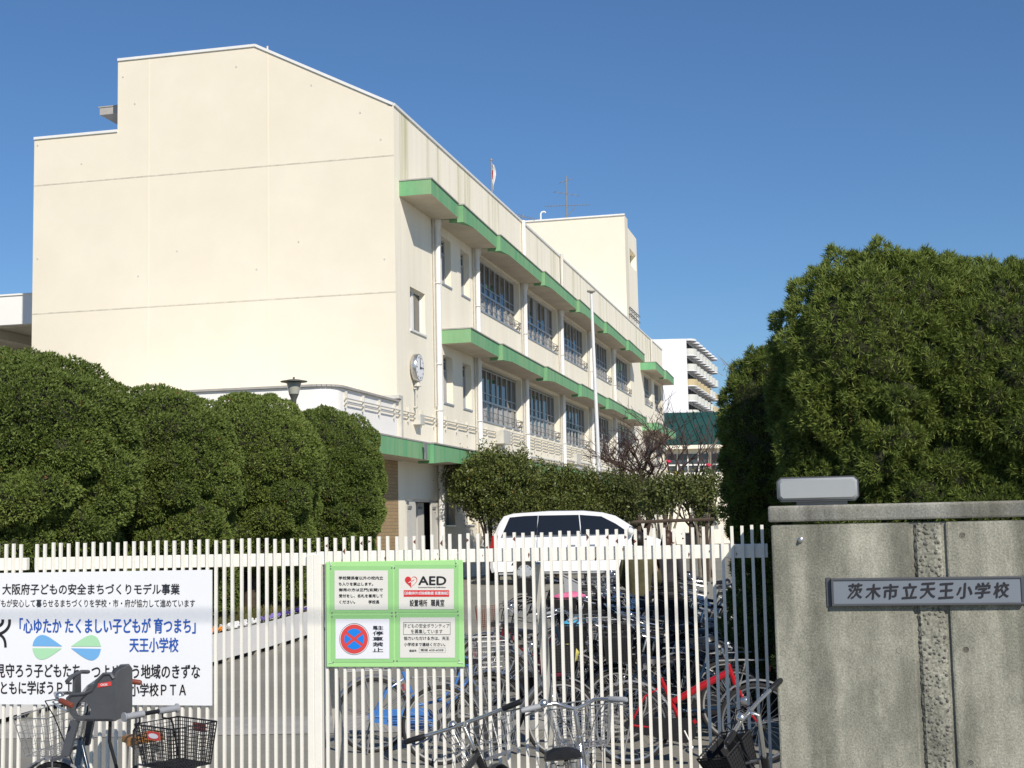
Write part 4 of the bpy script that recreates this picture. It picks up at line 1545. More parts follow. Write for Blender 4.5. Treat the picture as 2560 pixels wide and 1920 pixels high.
for lv in range(12):
    zf = za - 3.0 - lv * st
    if zf < 10:
        break
    for k in range(8):
        o = Vector((ax1, 0, 0)) + ad * (k * 4.55 + 2.2)
        n_ = Vector((ad.y, -ad.x, 0))
        arcp = [o - ad * 2.2] + [o + ad * (2.2 * -math.cos(t)) + n_ * (.35 + 1.25 * math.sin(t)) for t in np.linspace(0, PI, 9)] + [o + ad * 2.2]
        mb = MB()
        mb.prism([p + Vector((0, 0, zf - .18)) for p in arcp], (0, 0, .18), 0)
        rim = [p + Vector((0, 0, zf)) for p in arcp]
        mb.add(rim + [p + Vector((0, 0, 1.15)) for p in rim], [(i, i + 1, len(rim) + i + 1, len(rim) + i) for i in range(len(rim) - 1)], 1)
        mb.add([o - ad * 2.0 + n_ * .02 + Vector((0, 0, zf)), o + ad * 2.0 + n_ * .02 + Vector((0, 0, zf)), o + ad * 2.0 + n_ * .02 + Vector((0, 0, zf + 2.3)), o - ad * 2.0 + n_ * .02 + Vector((0, 0, zf + 2.3))], [(0, 1, 2, 3)], 2)
        yel = (lv == 2 and k in (0, 1, 2, 3, 4, 7)) or (lv == 3 and k > 5)
        mb.obj('balcony', [M['aptwhite'], M['balcy'] if yel else M['balc'], M['dark']], ap)
for k in range(8):
    o = Vector((ax1, 0, 0)) + ad * (k * 4.55 + 2.2)
    n_ = Vector((ad.y, -ad.x, 0))
    arcp = [o - ad * 2.2] + [o + ad * (2.2 * -math.cos(t)) + n_ * (.35 + 1.25 * math.sin(t)) for t in np.linspace(0, PI, 9)] + [o + ad * 2.2]
    mb = MB()
    mb.prism([p + Vector((0, 0, za - .35)) for p in arcp], (0, 0, .35))
    mb.obj('roof', M['aptwhite'], ap)

Yg = 96
gp = thing('gymnasium', 'low cream hall with a dark green sloping roof behind the bare tree', 'building', (at(1668, 1200, Yg).x, Yg, gz(Yg)))
gx = gp.location.x
g0, g1_ = at(1640, 1100, Yg).x - gx, at(2050, 1100, Yg).x - gx
zr, ze, zw0, zw1 = at(1672, 1032, Yg + 6).z - .55, at(1680, 1114, Yg).z - .55, at(1680, 1185, Yg).z - .55, at(1680, 1132, Yg).z - .55
M['greenroof'] = mat('green_metal_roof', (.026, .088, .07), .5, .1, .15, .6)
mb = MB()
mb.add([(g0, -.7, ze), (g1_, -.7, ze), (g1_, 6, zr), (g0, 6, zr)], [(0, 1, 2, 3)])
mb.add([(g0, 12.7, ze), (g1_, 12.7, ze), (g1_, 6, zr), (g0, 6, zr)], [(3, 2, 1, 0)])
for i in range(24):
    x = g0 + (g1_ - g0) * i / 23
    mb.bar((x, -.7, ze + .03), (x, 6, zr + .03), .06, .06)
mb.obj('roof', M['greenroof'], gp)
mb = MB()
mb.holes(lambda a, b, d_: (a, d_, b), g0, g1_, 0, ze - .02, [(g0 + .7 + i * 3.05, g0 + 3.6 + i * 3.05, zw0, zw1) for i in range(5)], .2)
mb.add([(g0, 0, ze), (g0, 12, ze), (g0, 12, 0), (g0, 0, 0)], [(0, 1, 2, 3)])
mb.box(g0, g1_, -.75, 0, ze - .28, ze - .03)
mb.obj('wall', M['facade'], gp)
for i in range(5):
    x = g0 + .7 + i * 3.05
    mb = MB()
    for k in range(5):
        mb.box(x + k * .725 - .04, x + k * .725 + .04, .08, .16, zw0, zw1)
    for z in (zw0 + .03, zw0 + .55 * (zw1 - zw0) * .75, zw1 - .04):
        mb.box(x, x + 2.9, .07, .15, z - .05, z + .05)
    f_ = mb.obj('window', M['coping'], gp)
    mb = MB()
    mb.add([(x, .17, zw0), (x + 2.9, .17, zw0), (x + 2.9, .17, zw1), (x, .17, zw1)], [(0, 1, 2, 3)])
    mb.obj('pane', M['glassblue'], f_)
q = at(1735, 1335, 60)
bn = MB()
bn.box(-.45, .45, -.3, .3, 0, .95)
bn.box(-.5, .5, -.35, .35, .95, 1.05)
bn.lathe([(.08, 0), (.08, .12)], (.3, -.3, .02), (0, 0, 1), 8)
bn = bn.obj('storage_bin', M['black'], bevel=.03)
bn.location = (q.x, 60, gz(60))
tag(bn, 'dark storage bin by the low cream hall wall', 'bin')
M['unit'] = mat('grey_unit', (.33, .34, .34), .6, 0, .1, 4)
q = at(1762, 1300, 88)
bn = MB()
bn.box(-.8, .8, -.3, .3, 0, 1.4)
for i in range(9):
    bn.box(-.7 + i * .17, -.62 + i * .17, -.33, -.3, .15, 1.25)
bn = bn.obj('air_conditioner', M['unit'])
bn.location = (q.x, 88, q.z - .6)
tag(bn, 'grey slatted outdoor unit on the wall of the low hall', 'air conditioner')

# ------------------------------------------------------------------ garden lamp
q = at(735, 1015, 28)
lt = at(733, 955, 28)
gl2 = thing('garden_lamp', 'garden lamp post with a flat disc hat rising above the clipped junipers', 'lamp', (q.x, 28, gz(28)))
zz0 = gz(28)
M['lampglass'] = mat('lamp_glass', (.42, .42, .36), .15, 0, 0, spec=.6)
M['lampdark'] = mat('lamp_dark_metal', (.11, .115, .105), .5, .3)
mb = MB()
mb.tube([(0, 0, 0), (0, 0, q.z - zz0 + .02)], [.06, .045], 10)
mb.obj('pole', M['metal'], gl2, smooth=40)
mb = MB()
mb.lathe([(.045, q.z - zz0), (.05, q.z - zz0 + .12), (.1, q.z - zz0 + .24)], n=16)
mb.obj('holder', M['lampdark'], gl2, smooth=40)
mb = MB()
mb.lathe([(.1, q.z - zz0 + .24), (.15, lt.z - zz0 - .01)], n=20)
mb.obj('glass', M['lampglass'], gl2, smooth=40)
mb = MB()
mb.lathe([(.15, lt.z - zz0 - .02), (.27, lt.z - zz0), (.27, lt.z - zz0 + .015), (.1, lt.z - zz0 + .05), (.02, lt.z - zz0 + .06), (.02, lt.z - zz0 + .1), (0, lt.z - zz0 + .1)], n=24)
mb.obj('hat', M['lampdark'], gl2, smooth=40)

# ------------------------------------------------------------------ flower bed on the left
M['planter'] = mat('white_planter', (.76, .74, .71), .7, 0, .06, 3)
M['soil'] = mat('soil', (.09, .065, .045), .95, 0, .3, 12, .6, 40)
M['bank'] = mat('dry_grass', (.13, .115, .045), .95, 0, .35, 5, .8, 60, c2=(.09, .11, .03))
edge = [(-6.4, 12.6), (-5.45, 15.0), (-4.85, 17.4), (-4.2, 19.8), (-3.75, 21.6), (-3.4, 23.4), (-3.25, 25.4), (-3.6, 27.0)]
def off(pts, d):
    out = []
    for i, p in enumerate(pts):
        a, b = pts[max(i - 1, 0)], pts[min(i + 1, len(pts) - 1)]
        t = Vector((b[0] - a[0], b[1] - a[1])).normalized()
        out.append((p[0] - t.y * d, p[1] + t.x * d))
    return out
e2 = off(edge, .32)
pl = thing('flower_planter', 'long curved white planter trough raised on blocks inside the gate', 'planter', (edge[3][0], edge[3][1], gz(edge[3][1])))
sh = Vector((edge[3][0], edge[3][1], gz(edge[3][1])))
m = MB()
n = len(edge)
for dd, zt_, zb_ in ((edge, .44, .07), (e2, .44, .07)):
    dd2 = off(dd, .035 if dd is edge else -.035)
    v = []
    for (a, b), (a2, b2) in zip(dd, dd2):
        z = gz(b)
        v += [(a, b, z + zb_), (a, b, z + zt_), (a2, b2, z + zt_), (a2, b2, z + zb_)]
    m.add(v, [(i * 4 + j, i * 4 + (j + 1) % 4, i * 4 + 4 + (j + 1) % 4, i * 4 + 4 + j) for i in range(n - 1) for j in range(4)])
m.obj('trough', M['planter'], pl, shift=sh)
m = MB()
v = []
for (a, b), (a2, b2) in zip(off(edge, .035), off(edge, .285)):
    v += [(a, b, gz(b) + .38), (a2, b2, gz(b) + .40)]
m.add(v, [(2 * i, 2 * i + 1, 2 * i + 3, 2 * i + 2) for i in range(n - 1)])
m.obj('soil', M['soil'], pl, shift=sh)
blk = None
for i in range(n - 1):
    for t in (.25, .75):
        x, y = edge[i][0] * (1 - t) + edge[i + 1][0] * t - .14, edge[i][1] * (1 - t) + edge[i + 1][1] * t
        if blk is None:
            m = MB()
            m.box(-.17, .17, -.05, .05, 0, .075)
            blk = m.obj('foot_block', M['cone'], pl)
            c = blk
        else:
            c = blk.copy()
            col.objects.link(c)
        c.location = Vector((x, y, gz(y))) - sh
# grass bank under the junipers
m = MB()
b0_, b1_ = off(edge, .33), off(edge, 2.0)
v = []
for (a, b), (a2, b2) in zip(b0_, b1_):
    v += [(a, b, gz(b) + .36), (a2, b2, gz(b) + .62), (a2 - 7, b2 + 2.5, gz(b) + .62)]
m.add(v, [(3 * i + j, 3 * i + j + 1, 3 * i + j + 4, 3 * i + j + 3) for i in range(n - 1) for j in range(2)])
struct(m.obj('grass_bank', M['bank']))
rng = np.random.default_rng(77)
P = []
for i in range(n - 1):
    k = 1500
    t, w_ = rng.random(k)[:, None], rng.random(k)[:, None]
    a = np.array([*b0_[i], gz(b0_[i][1]) + .36]) * (1 - t) + np.array([*b0_[i + 1], gz(b0_[i + 1][1]) + .36]) * t
    b = np.array([*b1_[i], gz(b1_[i][1]) + .62]) * (1 - t) + np.array([*b1_[i + 1], gz(b1_[i + 1][1]) + .62]) * t
    P.append(a * (1 - w_) + b * w_)
P = np.vstack(P)
V, Q, tt = sprays(P, np.tile([0, 0, 1.], (len(P), 1)), np.zeros(len(P)), 3, .08, .006, rng, .5, .5)
M['grass'] = leafmat('grass_blades', (.09, .08, .03), (.17, .17, .06), (.25, .16, .06))
struct(np_mesh('grass', V, Q, tt, [M['grass']], None), 'stuff')
# pansies
M['leafg'] = mat('pansy_leaves', (.045, .085, .02), .6, 0, .3, 20)
cols = {'yellow': (.72, .50, .02), 'orange': (.72, .24, .015), 'white': (.75, .75, .74), 'lilac': (.22, .16, .48), 'violet': (.05, .03, .20)}
for nme, c in cols.items():
    M['f' + nme] = mat(nme + '_petals', c, .6, 0, .2, 30)
mids = off(edge, .16)
def along(s):
    L_ = 0
    for i in range(n - 1):
        d = math.dist(mids[i], mids[i + 1])
        if L_ + d >= s:
            t = (s - L_) / d
            return mids[i][0] * (1 - t) + mids[i + 1][0] * t, mids[i][1] * (1 - t) + mids[i + 1][1] * t
        L_ += d
    return mids[-1]
protos = {}
labs = {'yellow': 'clump of bright yellow pansies at the near end of the flowering planter', 'orange': 'clump of orange pansies between yellow and white ones in the planter',
        'white': 'clump of white pansies in the middle of the planter', 'lilac': 'clump of lilac pansies between white and dark violet ones in the planter',
        'violet': 'clump of dark violet pansies at the far end of the planter'}
rnd = random.Random(9)
for i in range(20):
    s = 6.35 + i * .255
    nme = 'yellow' if i < 4 else 'orange' if i < 7 else 'white' if i < 12 else 'lilac' if i < 15 else 'violet'
    x, y = along(s)
    if nme not in protos:
        t = thing('pansy_plant', labs[nme], 'flowers', (0, 0, 0), 0, nme + ' pansies in the planter')
        m = MB()
        for k in range(26):
            a, r_ = rnd.uniform(0, 2 * PI), rnd.uniform(.01, .11)
            p = Vector((math.cos(a) * r_, math.sin(a) * r_, rnd.uniform(.01, .08)))
            d = Vector((math.cos(a), math.sin(a), rnd.uniform(0, .8))).normalized() * .05
            q = Vector((-math.sin(a), math.cos(a), 0)) * .018
            m.add([p, p + d * .5 + q, p + d, p + d * .5 - q], [(0, 1, 2, 3)])
        m.obj('leaves', M['leafg'], t)
        for k in range(7):
            m = MB()
            a, r_ = rnd.uniform(0, 2 * PI), rnd.uniform(0, .1)
            p = Vector((math.cos(a) * r_, math.sin(a) * r_, rnd.uniform(.09, .14)))
            for q in range(5):
                b = q * 2 * PI / 5
                e_ = Vector((math.cos(b), -.35, math.sin(b) * .9))
                m.ball(p + e_ * .02, (.019, .008, .019), 6)
            m.obj('flower', M['f' + nme], t, smooth=60)
        protos[nme] = t
        c = t
    else:
        c = copy_tree(protos[nme])
    c.location = (x, y, gz(y) + .39)
    c.rotation_euler = (0, 0, rnd.uniform(-.7, .7))
    c.scale = (.8, .8, .75)

# ------------------------------------------------------------------ overhead cable along the street (its shadow crosses the boards)
p = gworld(-.2, -.03, E - .545) + SUN * 9.5
cb = MB()
for k, dz in enumerate((0,)):
    cb.tube([p + GX * s + Vector((0, 0, dz + (abs(s) / 30) ** 2 * .8)) for s in (-32, -20, -10, -4, 0, 4, 10, 20, 32)], .0115, 8)
cb = cb.obj('overhead_cable', M['black'], smooth=60)
tag(cb, 'thick black utility cable strung over the street in front of the gate', 'cable')

# ------------------------------------------------------------------ white van (local x forward)
VX = 1.08
M['carwhite'] = mat('white_car_paint', (.82, .82, .83), .22, 0, coat=.6, spec=.5)
M['carglass'] = mat('tinted_car_glass', (.012, .013, .016), .05, 0, spec=.6)
M['taillight'] = mat('tail_lamp', (.35, .012, .015), .15, 0, coat=.5)
M['hub'] = mat('wheel_cover', (.62, .63, .64), .3, .6)
vb = at(1236, 1459, 36.6)
van = thing('white_van', 'white people carrier with dark rear windows parked in front of the shrubs', 'van', (vb.x - .02, 36.6, gz(36.6)), -.06)
def hw(z):
    return .845 if z < 1.15 else .845 - (z - 1.15) * .27
prof = [(.02, .32), (-.02, .45), (-.0, .85), (.06, 1.2), (.2, 1.55), (.32, 1.74), (.55, 1.81), (1.4, 1.855), (2.2, 1.845), (2.65, 1.79), (2.95, 1.70), (3.3, 1.45), (3.58, 1.22), (3.9, 1.12), (4.15, .98), (4.27, .75), (4.29, .5), (4.22, .3)]
prof = [(x * VX, z) for x, z in prof]
cx0, cz0 = 2.25, .95
m = MB()
rings = []
for sg in (-1, 1):
    for ins, k in ((0, .965), (.05, 1.0)):
        rings.append([(cx0 + (x - cx0) * (k if ins == 0 else 1), sg * (hw(z) - ins - (.0 if ins else 0)), cz0 + (z - cz0) * (k if ins == 0 else 1)) for x, z in prof])
npf = len(prof)
order = [rings[0], rings[1], rings[3], rings[2]]
vs = [p for r_ in order for p in r_]
fs = []
for j in range(3):
    for i in range(npf):
        i2 = (i + 1) % npf
        fs.append((j * npf + i, j * npf + i2, (j + 1) * npf + i2, (j + 1) * npf + i))
fs += [tuple(range(npf)), tuple(range(4 * npf - 1, 3 * npf - 1, -1))]
m.add(vs, fs)
body = m.obj('body', M['carwhite'], van, smooth=35)
def side(mb, pts, o, mi=0):
    mb.add([(x, -(hw(z) + o), z) for x, z in pts], [tuple(range(len(pts)))], mi)
    mb.add([(x, (hw(z) + o), z) for x, z in pts], [tuple(range(len(pts) - 1, -1, -1))], mi)
def onev(mb, pts, o, sg=-1):
    mb.add([(x * VX, sg * (hw(z) + o), z) for x, z in pts], [tuple(range(len(pts)))])
for sg in (-1, 1):
    for pts in ([(.27, 1.25), (.46, 1.71), (.8, 1.74), (1.13, 1.745), (1.09, 1.25)], [(1.105, 1.25), (1.145, 1.745), (2.09, 1.74), (2.125, 1.25)], [(2.15, 1.25), (2.115, 1.74), (2.62, 1.69), (2.95, 1.5), (3.3, 1.235)]):
        m = MB()
        onev(m, pts, .004, sg)
        m.obj('side_window', M['carglass'], van)
m = MB()
m.add([(2.985 * VX, -hw(1.66) + .08, 1.68), (2.985 * VX, hw(1.66) - .08, 1.68), (3.56 * VX, .74, 1.255), (3.56 * VX, -.74, 1.255)], [(0, 1, 2, 3)])
m.obj('windscreen', M['carglass'], van)
m = MB()
m.add([(.055, -.66, 1.28), (.055, .66, 1.28), (.262, .58, 1.68), (.262, -.58, 1.68)], [(0, 1, 2, 3)])
m.obj('rear_window', M['carglass'], van)
for sg in (-1, 1):
    m = MB()
    m.prism([(-.035, sg * .855, .78), (.13, sg * .853, .78), (.2, sg * .85, 1.26), (.05, sg * .852, 1.26)], (0, -sg * .12, 0))
    m.obj('tail_light', M['taillight'], van)
    m = MB()
    m.prism([(4.29 * VX, sg * .80, .72), (4.29 * VX, sg * .45, .72), (4.2 * VX, sg * .45, .9), (4.02 * VX, sg * .80, .96)], (.02, 0, .02))
    m.obj('headlight', M['chrome'], van)
    m = MB()
    m.ball((3.55, sg * .93, 1.3), (.09, .1, .1), 10)
    m.obj('mirror', M['carwhite'], van, smooth=60)
    for x in (.86, 3.75):
        w_ = MB()
        w_.lathe([(.38, 0), (.38, .004)], (x, sg * .838, .34), (0, sg, 0), 28)
        w_.obj('wheel_arch', M['dark'], van)
        w_ = MB()
        w_.lathe([(.2, .0), (.29, .0), (.315, .03), (.315, .17), (.29, .2)], (x, sg * .66, .315), (0, sg, 0), 28)
        w_ = w_.obj('wheel', M['rubber'], van, smooth=40)
        h_ = MB()
        h_.lathe([(.205, .195), (.19, .21), (.06, .215), (.05, .225), (0, .225)], (x, sg * .66, .315), (0, sg, 0), 24)
        for k in range(12):
            a = 2 * PI * k / 12
            if k % 3:
                h_.box(x + .165 * math.cos(a) - .014, x + .165 * math.cos(a) + .014, sg * .66 + sg * .212 - .004, sg * .66 + sg * .212 + .004, .315 + .165 * math.sin(a) - .01, .315 + .165 * math.sin(a) + .01, 1)
        h_.obj('hub_cap', [M['hub'], M['dark']], w_, smooth=40)
    m = MB()
    for x0, x1 in ((1.98, 2.18), (2.48, 2.68)):
        m.box(x0, x1, sg * .85 - .015, sg * .85 + .015, 1.0, 1.03)
    m.obj('door_handle', M['carwhite'], van)
    m = MB()
    for x in (1.2, 2.3, 3.45):
        m.box(x - .006, x + .006, sg * .847 - .002, sg * .847 + .002, .34, 1.2)
    m.box(.4, 3.85, sg * .847 - .002, sg * .847 + .002, 1.0 - .13, 1.0 - .12)
    m.box(.2, 4.4, sg * .84 - .02, sg * .84 + .02, .27, .31)
    m.obj('door_seam', M['unit'], van)

# ------------------------------------------------------------------ bicycles (local x forward, rear hub over x = 0, ground z = 0)
def paint(name, c, metal=0):
    return mat(name, c, .22, metal, 0, coat=.5)
PA = {'red': paint('red_frame_paint', (.38, .009, .014)), 'blue': paint('blue_frame_paint', (.06, .19, .50)), 'black': M['blackgloss'], 'silver': mat('silver_frame', (.60, .62, .65), .22, .9),
      'grey': paint('grey_frame_paint', (.13, .14, .15), .4), 'navy': paint('navy_frame_paint', (.012, .03, .06)), 'white': paint('white_frame_paint', (.7, .7, .68)), 'green': paint('green_frame_paint', (.03, .14, .09)), 'maroon': paint('maroon_frame_paint', (.14, .015, .025))}
M['saddle'] = mat('saddle_vinyl', (.016, .016, .018), .35, 0, .2, 20)
M['tan'] = mat('tan_saddle', (.36, .17, .05), .5, 0, .15, 12)
M['grip'] = mat('grey_grip', (.30, .31, .33), .55)
M['browngrip'] = mat('brown_grip', (.20, .05, .03), .5)
M['wire'] = mat('basket_wire', (.42, .42, .42), .35, .7)
M['basketbrown'] = mat('brown_basket', (.17, .055, .03), .6)
M['mesh'] = mat('black_mesh', (.02, .02, .022), .6)
M['orange'] = mat('orange_reflector', (.75, .22, .02), .3)
M['redref'] = mat('red_reflector', (.5, .02, .02), .25, coat=.5)
M['seatgrey'] = mat('grey_child_seat', (.075, .08, .09), .5, 0, .08, 10)
WR = .335

def make_wheel(x, parent, rim, hubw=.05):
    m = MB()
    m.lathe([(WR - .042, -.012), (WR - .022, -.014), (WR - .022, .014), (WR - .042, .012), (WR - .046, 0), (WR - .042, -.012)], (x, 0, WR), (0, 1, 0), 40)
    m.lathe([(0, -hubw), (.012, -hubw), (.028, -hubw * .6), (.016, 0), (.028, hubw * .6), (.012, hubw), (0, hubw)], (x, 0, WR), (0, 1, 0), 10)
    for i in range(28):
        a = 2 * PI * i / 28
        b = a + (.5 if i % 4 < 2 else -.5)
        sd = hubw * .55 * (1 if i % 2 else -1)
        m.tube([(x + .025 * math.cos(b), sd, WR + .025 * math.sin(b)), (x + (WR - .04) * math.cos(a), 0, WR + (WR - .04) * math.sin(a))], .0016, 3, caps=False)
    w_ = m.obj('wheel', M[rim], parent, smooth=45)
    t = MB()
    n_ = 44
    t.tube([(x + (WR - .015) * math.cos(2 * PI * i / n_), 0, WR + (WR - .015) * math.sin(2 * PI * i / n_)) for i in range(n_)], .019, 8, closed=True)
    t.obj('tyre', M['rubber'], w_, smooth=60)
    return w_
def arcpts(x, r, a0, a1, n_=18):
    return [(x + r * math.cos(t), 0, WR + r * math.sin(t)) for t in np.linspace(R(a0), R(a1), n_)]
def mudguard(x, a0, a1, parent, m_):
    m = MB()
    inner, outer = arcpts(x, WR + .022, a0, a1), arcpts(x, WR + .036, a0, a1)
    vs = []
    for (xi, _, zi), (xo, _, zo) in zip(inner, outer):
        vs += [(xi, -.03, zi), (xo, -.018, zo), (xo, .018, zo), (xi, .03, zi)]
    m.add(vs, [(4 * i + j, 4 * i + j + 1, 4 * i + j + 5, 4 * i + j + 4) for i in range(len(inner) - 1) for j in range(3)])
    for a in (a0 + 12, a1 - 30):
        p = (x + (WR + .025) * math.cos(R(a)), 0, WR + (WR + .025) * math.sin(R(a)))
        for s in (-1, 1):
            m.tube([(p[0], .03 * s, p[2]), (x, .06 * s, WR)], .003, 4)
    return m.obj('mudguard', m_, parent, smooth=50)
def grid_basket(parent, c, wx, wy, h, taper, m_, cell=.045, r=.0022, solid=False, name='basket', rotz=0):
    """open wire basket: c = bottom centre; rim wider than bottom; solid adds a close mesh weave"""
    m = MB()
    def P(u, v, t):
        k = 1 - taper * (1 - t)
        return Vector((c[0] + u * wx / 2 * k, c[1] + v * wy / 2 * k, c[2] + h * t))
    lv = max(3, int(h / cell))
    cor = [(-1, -1), (1, -1), (1, 1), (-1, 1)]
    for i in range(lv + 1):
        t = i / lv
        m.tube([P(u, v, t) for u, v in cor], r * (2.2 if i in (0, lv) else 1), 4, closed=True)
    for k in range(4):
        (u0_, v0), (u1, v1) = cor[k], cor[(k + 1) % 4]
        L_ = wx if k % 2 == 0 else wy
        n_ = max(3, int(L_ / cell))
        for i in range(n_):
            f = i / n_
            u, v = u0_ + (u1 - u0_) * f, v0 + (v1 - v0) * f
            m.tube([P(u, v, 0), P(u, v, 1)], r * (1.8 if i == 0 else 1), 4)
    for i in range(1, int(wx / cell)):
        u = -1 + 2 * i / int(wx / cell)
        m.tube([P(u, -1, 0), P(u, 1, 0)], r, 4)
    if solid:
        m.add([P(*q, 0) for q in cor], [(0, 1, 2, 3)])
        if name == 'basket':
            for k in range(4):
                a_, b_ = cor[k], cor[(k + 1) % 4]
                m.add([P(a_[0] * .985, a_[1] * .985, 0), P(b_[0] * .985, b_[1] * .985, 0), P(b_[0] * .985, b_[1] * .985, .93), P(a_[0] * .985, a_[1] * .985, .93)], [(0, 1, 2, 3)])
    return m.obj(name, m_, parent, smooth=60)

def make_bike(label, fc, style='step', basket=None, rear=None, rack=True, saddle='saddle', grips='black', rim='chrome', guard=None, bar='city', group=None, chaincase=True, rise=0, halfbar=.31):
    t = thing('bicycle', label, 'bicycle', (0, 0, 0), 0, group)
    P_ = PA[fc]
    HX, BBx, BBz = 1.08, .455, .285
    hb, ht = Vector((.90, 0, .66)), Vector((.845, 0, .83))
    st = Vector((.27, 0, .72))
    f = MB()
    if fc == 'red':
        f.tube([(BBx, 0, BBz), st], .018, 8)
        f.tube([(.372, 0, .52), (.6, 0, .64), ht + Vector((.02, 0, -.06))], [.027, .034, .027], 12)
        f.tube([(BBx, 0, BBz), (.56, 0, .36)], .02, 8)
    elif style == 'diamond':
        f.tube([(BBx, 0, BBz), st], .016, 8)
        f.tube([st + Vector((.02, 0, -.06)) - Vector((0, 0, .16 if fc == 'red' else 0)), ht + Vector((.01, 0, -.03))], .03 if fc == 'red' else .022, 10)
        f.tube([(BBx, 0, BBz), hb], .026, 10)
    elif style == 'mini':
        f.tube([(BBx, 0, BBz), st - Vector((0, 0, .1))], .018, 8)
        f.tube([(BBx, 0, BBz + .02), (.62, 0, .36), hb], .028, 10)
    else:
        f.tube([(BBx, 0, BBz), st], .016, 8)
        f.tube([(BBx, 0, BBz), (.62, 0, .34), (.78, 0, .48), hb], .019, 10)
        f.tube([(BBx - .05, 0, BBz + .12), (.62, 0, .44), (.76, 0, .58), ht - Vector((0, 0, .05))], .014, 8)
    f.tube([hb, ht], .022, 10)
    for s in (-1, 1):
        f.tube([(BBx, .03 * s, BBz), (.06, .062 * s, WR - .01), (0, .062 * s, WR)], .010, 6)
        f.tube([st - Vector((-.01, 0, .07)), (.13, .05 * s, .57), (0, .062 * s, WR)], .009, 6)
    f.obj('frame', P_, t, smooth=50)
    fk = MB()
    fk.tube([hb, hb + Vector((.012, 0, -.04))], .02, 8)
    for s in (-1, 1):
        fk.tube([hb + Vector((.01, 0, -.03)), (.935, .05 * s, .6), (1.02, .055 * s, .42), (HX, .055 * s, WR)], [.013, .013, .011, .008], 6)
    fk.obj('fork', P_ if fc not in ('blue',) else M['chrome'], t, smooth=50)
    make_wheel(0, t, rim)
    make_wheel(HX, t, rim, .04)
    g_ = M[guard] if guard else M['silver']
    if style != 'bare':
        mudguard(0, 20, 195, t, g_)
        mudguard(HX, -2, 150, t, g_)
    # saddle
    m = MB()
    s0 = Vector((.235, 0, .86))
    prof_ = [(-.13, .085, .03), (-.11, .1, .045), (-.04, .105, .04), (.02, .07, .035), (.08, .035, .03), (.14, .022, .02), (.155, .012, .008)]
    vs, fs = [], []
    for x, w_, h_ in prof_:
        for q, zz in ((-1, -.015), (-.9, .6 * h_), (-.4, h_), (.4, h_), (.9, .6 * h_), (1, -.015)):
            vs.append((s0.x + x, q * w_, s0.z + zz + (.02 if x < -.1 else 0)))
    for i in range(len(prof_) - 1):
        for j in range(6):
            j2 = (j + 1) % 6
            fs.append((i * 6 + j, i * 6 + j2, i * 6 + 6 + j2, i * 6 + 6 + j))
    fs += [tuple(range(6)), tuple(range(len(vs) - 1, len(vs) - 7, -1))]
    m.add(vs, fs)
    sa = m.obj('saddle', M[saddle], t, smooth=50)
    m = MB()
    m.tube([st, (.245, 0, .835)], .0125, 8)
    for s in (-1, 1):
        m.tube([(.15, .05 * s, .83), (.24, .02 * s, .81), (.34, .012 * s, .85)], .005, 5)
        m.lathe([(.02, 0), (.02, .045)], (.14, .055 * s, .795), (0, 0, 1), 8)
    m.obj('seat_post', M['chrome'], t, smooth=50)
    # stem, bar, grips
    top_ = ht + (ht - hb).normalized() * (.14 + rise)
    m = MB()
    m.tube([ht, top_, top_ + Vector((.05, 0, .02))], .0135, 8)
    m.obj('stem', M['chrome'], t, smooth=50)
    m = MB()
    c0 = top_ + Vector((.05, 0, .02))
    if bar == 'city':
        pts = [(-.20, .29, .01), (-.06, .255, .035), (.03, .18, .05), (.02, .08, .03), (0, 0, 0)]
    elif bar == 'wing':
        pts = [(-.10, .30, .035), (-.03, .20, .04), (.015, .12, .045), (.01, .05, .015), (0, 0, 0)]
    else:
        pts = [(-.05, halfbar, .012), (0, .1, .0), (0, 0, 0)]
    L_ = [c0 + Vector((a, b, c)) for a, b, c in pts]
    Rr = [c0 + Vector((a, -b, c)) for a, b, c in pts]
    m.tube(L_ + Rr[::-1][1:], .0112, 8)
    hb_ = m.obj('handlebar', M['chrome'], t, smooth=60)
    for q in (L_, Rr):
        d = (q[0] - q[1]).normalized()
        m = MB()
        m.tube([q[0] - d * .115, q[0] - d * .1, q[0] + d * .005, q[0] + d * .012], [.016, .0175, .0165, .012], 8)
        m.obj('grip', M[grips], hb_, smooth=50)
        m = MB()
        e = q[0] - d * .14
        m.tube([e, e + Vector((.045, 0, -.015)) - d * .0, e + d * .07 + Vector((.05, 0, -.03)), e + d * .13 + Vector((.03, 0, -.035))], .006, 5)
        m.obj('brake_lever', M['silver'], hb_, smooth=50)
    m = MB()
    e = L_[1]
    m.lathe([(.027, 0), (.026, .012), (.016, .024), (0, .028)], e + Vector((.0, -.02, .012)), (0, 0, 1), 12)
    m.obj('bell', M['chrome'], hb_, smooth=60)
    m = MB()
    for q, s in ((L_, 1), (Rr, -1)):
        e = q[1]
        m.tube([e, e + Vector((.13, -.03 * s, -.02)), e + Vector((.16, -.12 * s, -.14)), hb + Vector((.02, .015 * s, .0))], .0035, 4)
    m.obj('cable', M['black'] if grips != 'grip' else M['metal'], t, smooth=60)
    # crank, chain case, pedals
    m = MB()
    m.lathe([(.075, .05), (.085, .05), (.085, .054), (.075, .054)], (BBx, 0, BBz), (0, -1, 0), 24)
    for k in range(5):
        a = k * 2 * PI / 5
        m.tube([(BBx, -.052, BBz), (BBx + .08 * math.cos(a), -.052, BBz + .08 * math.sin(a))], .005, 4)
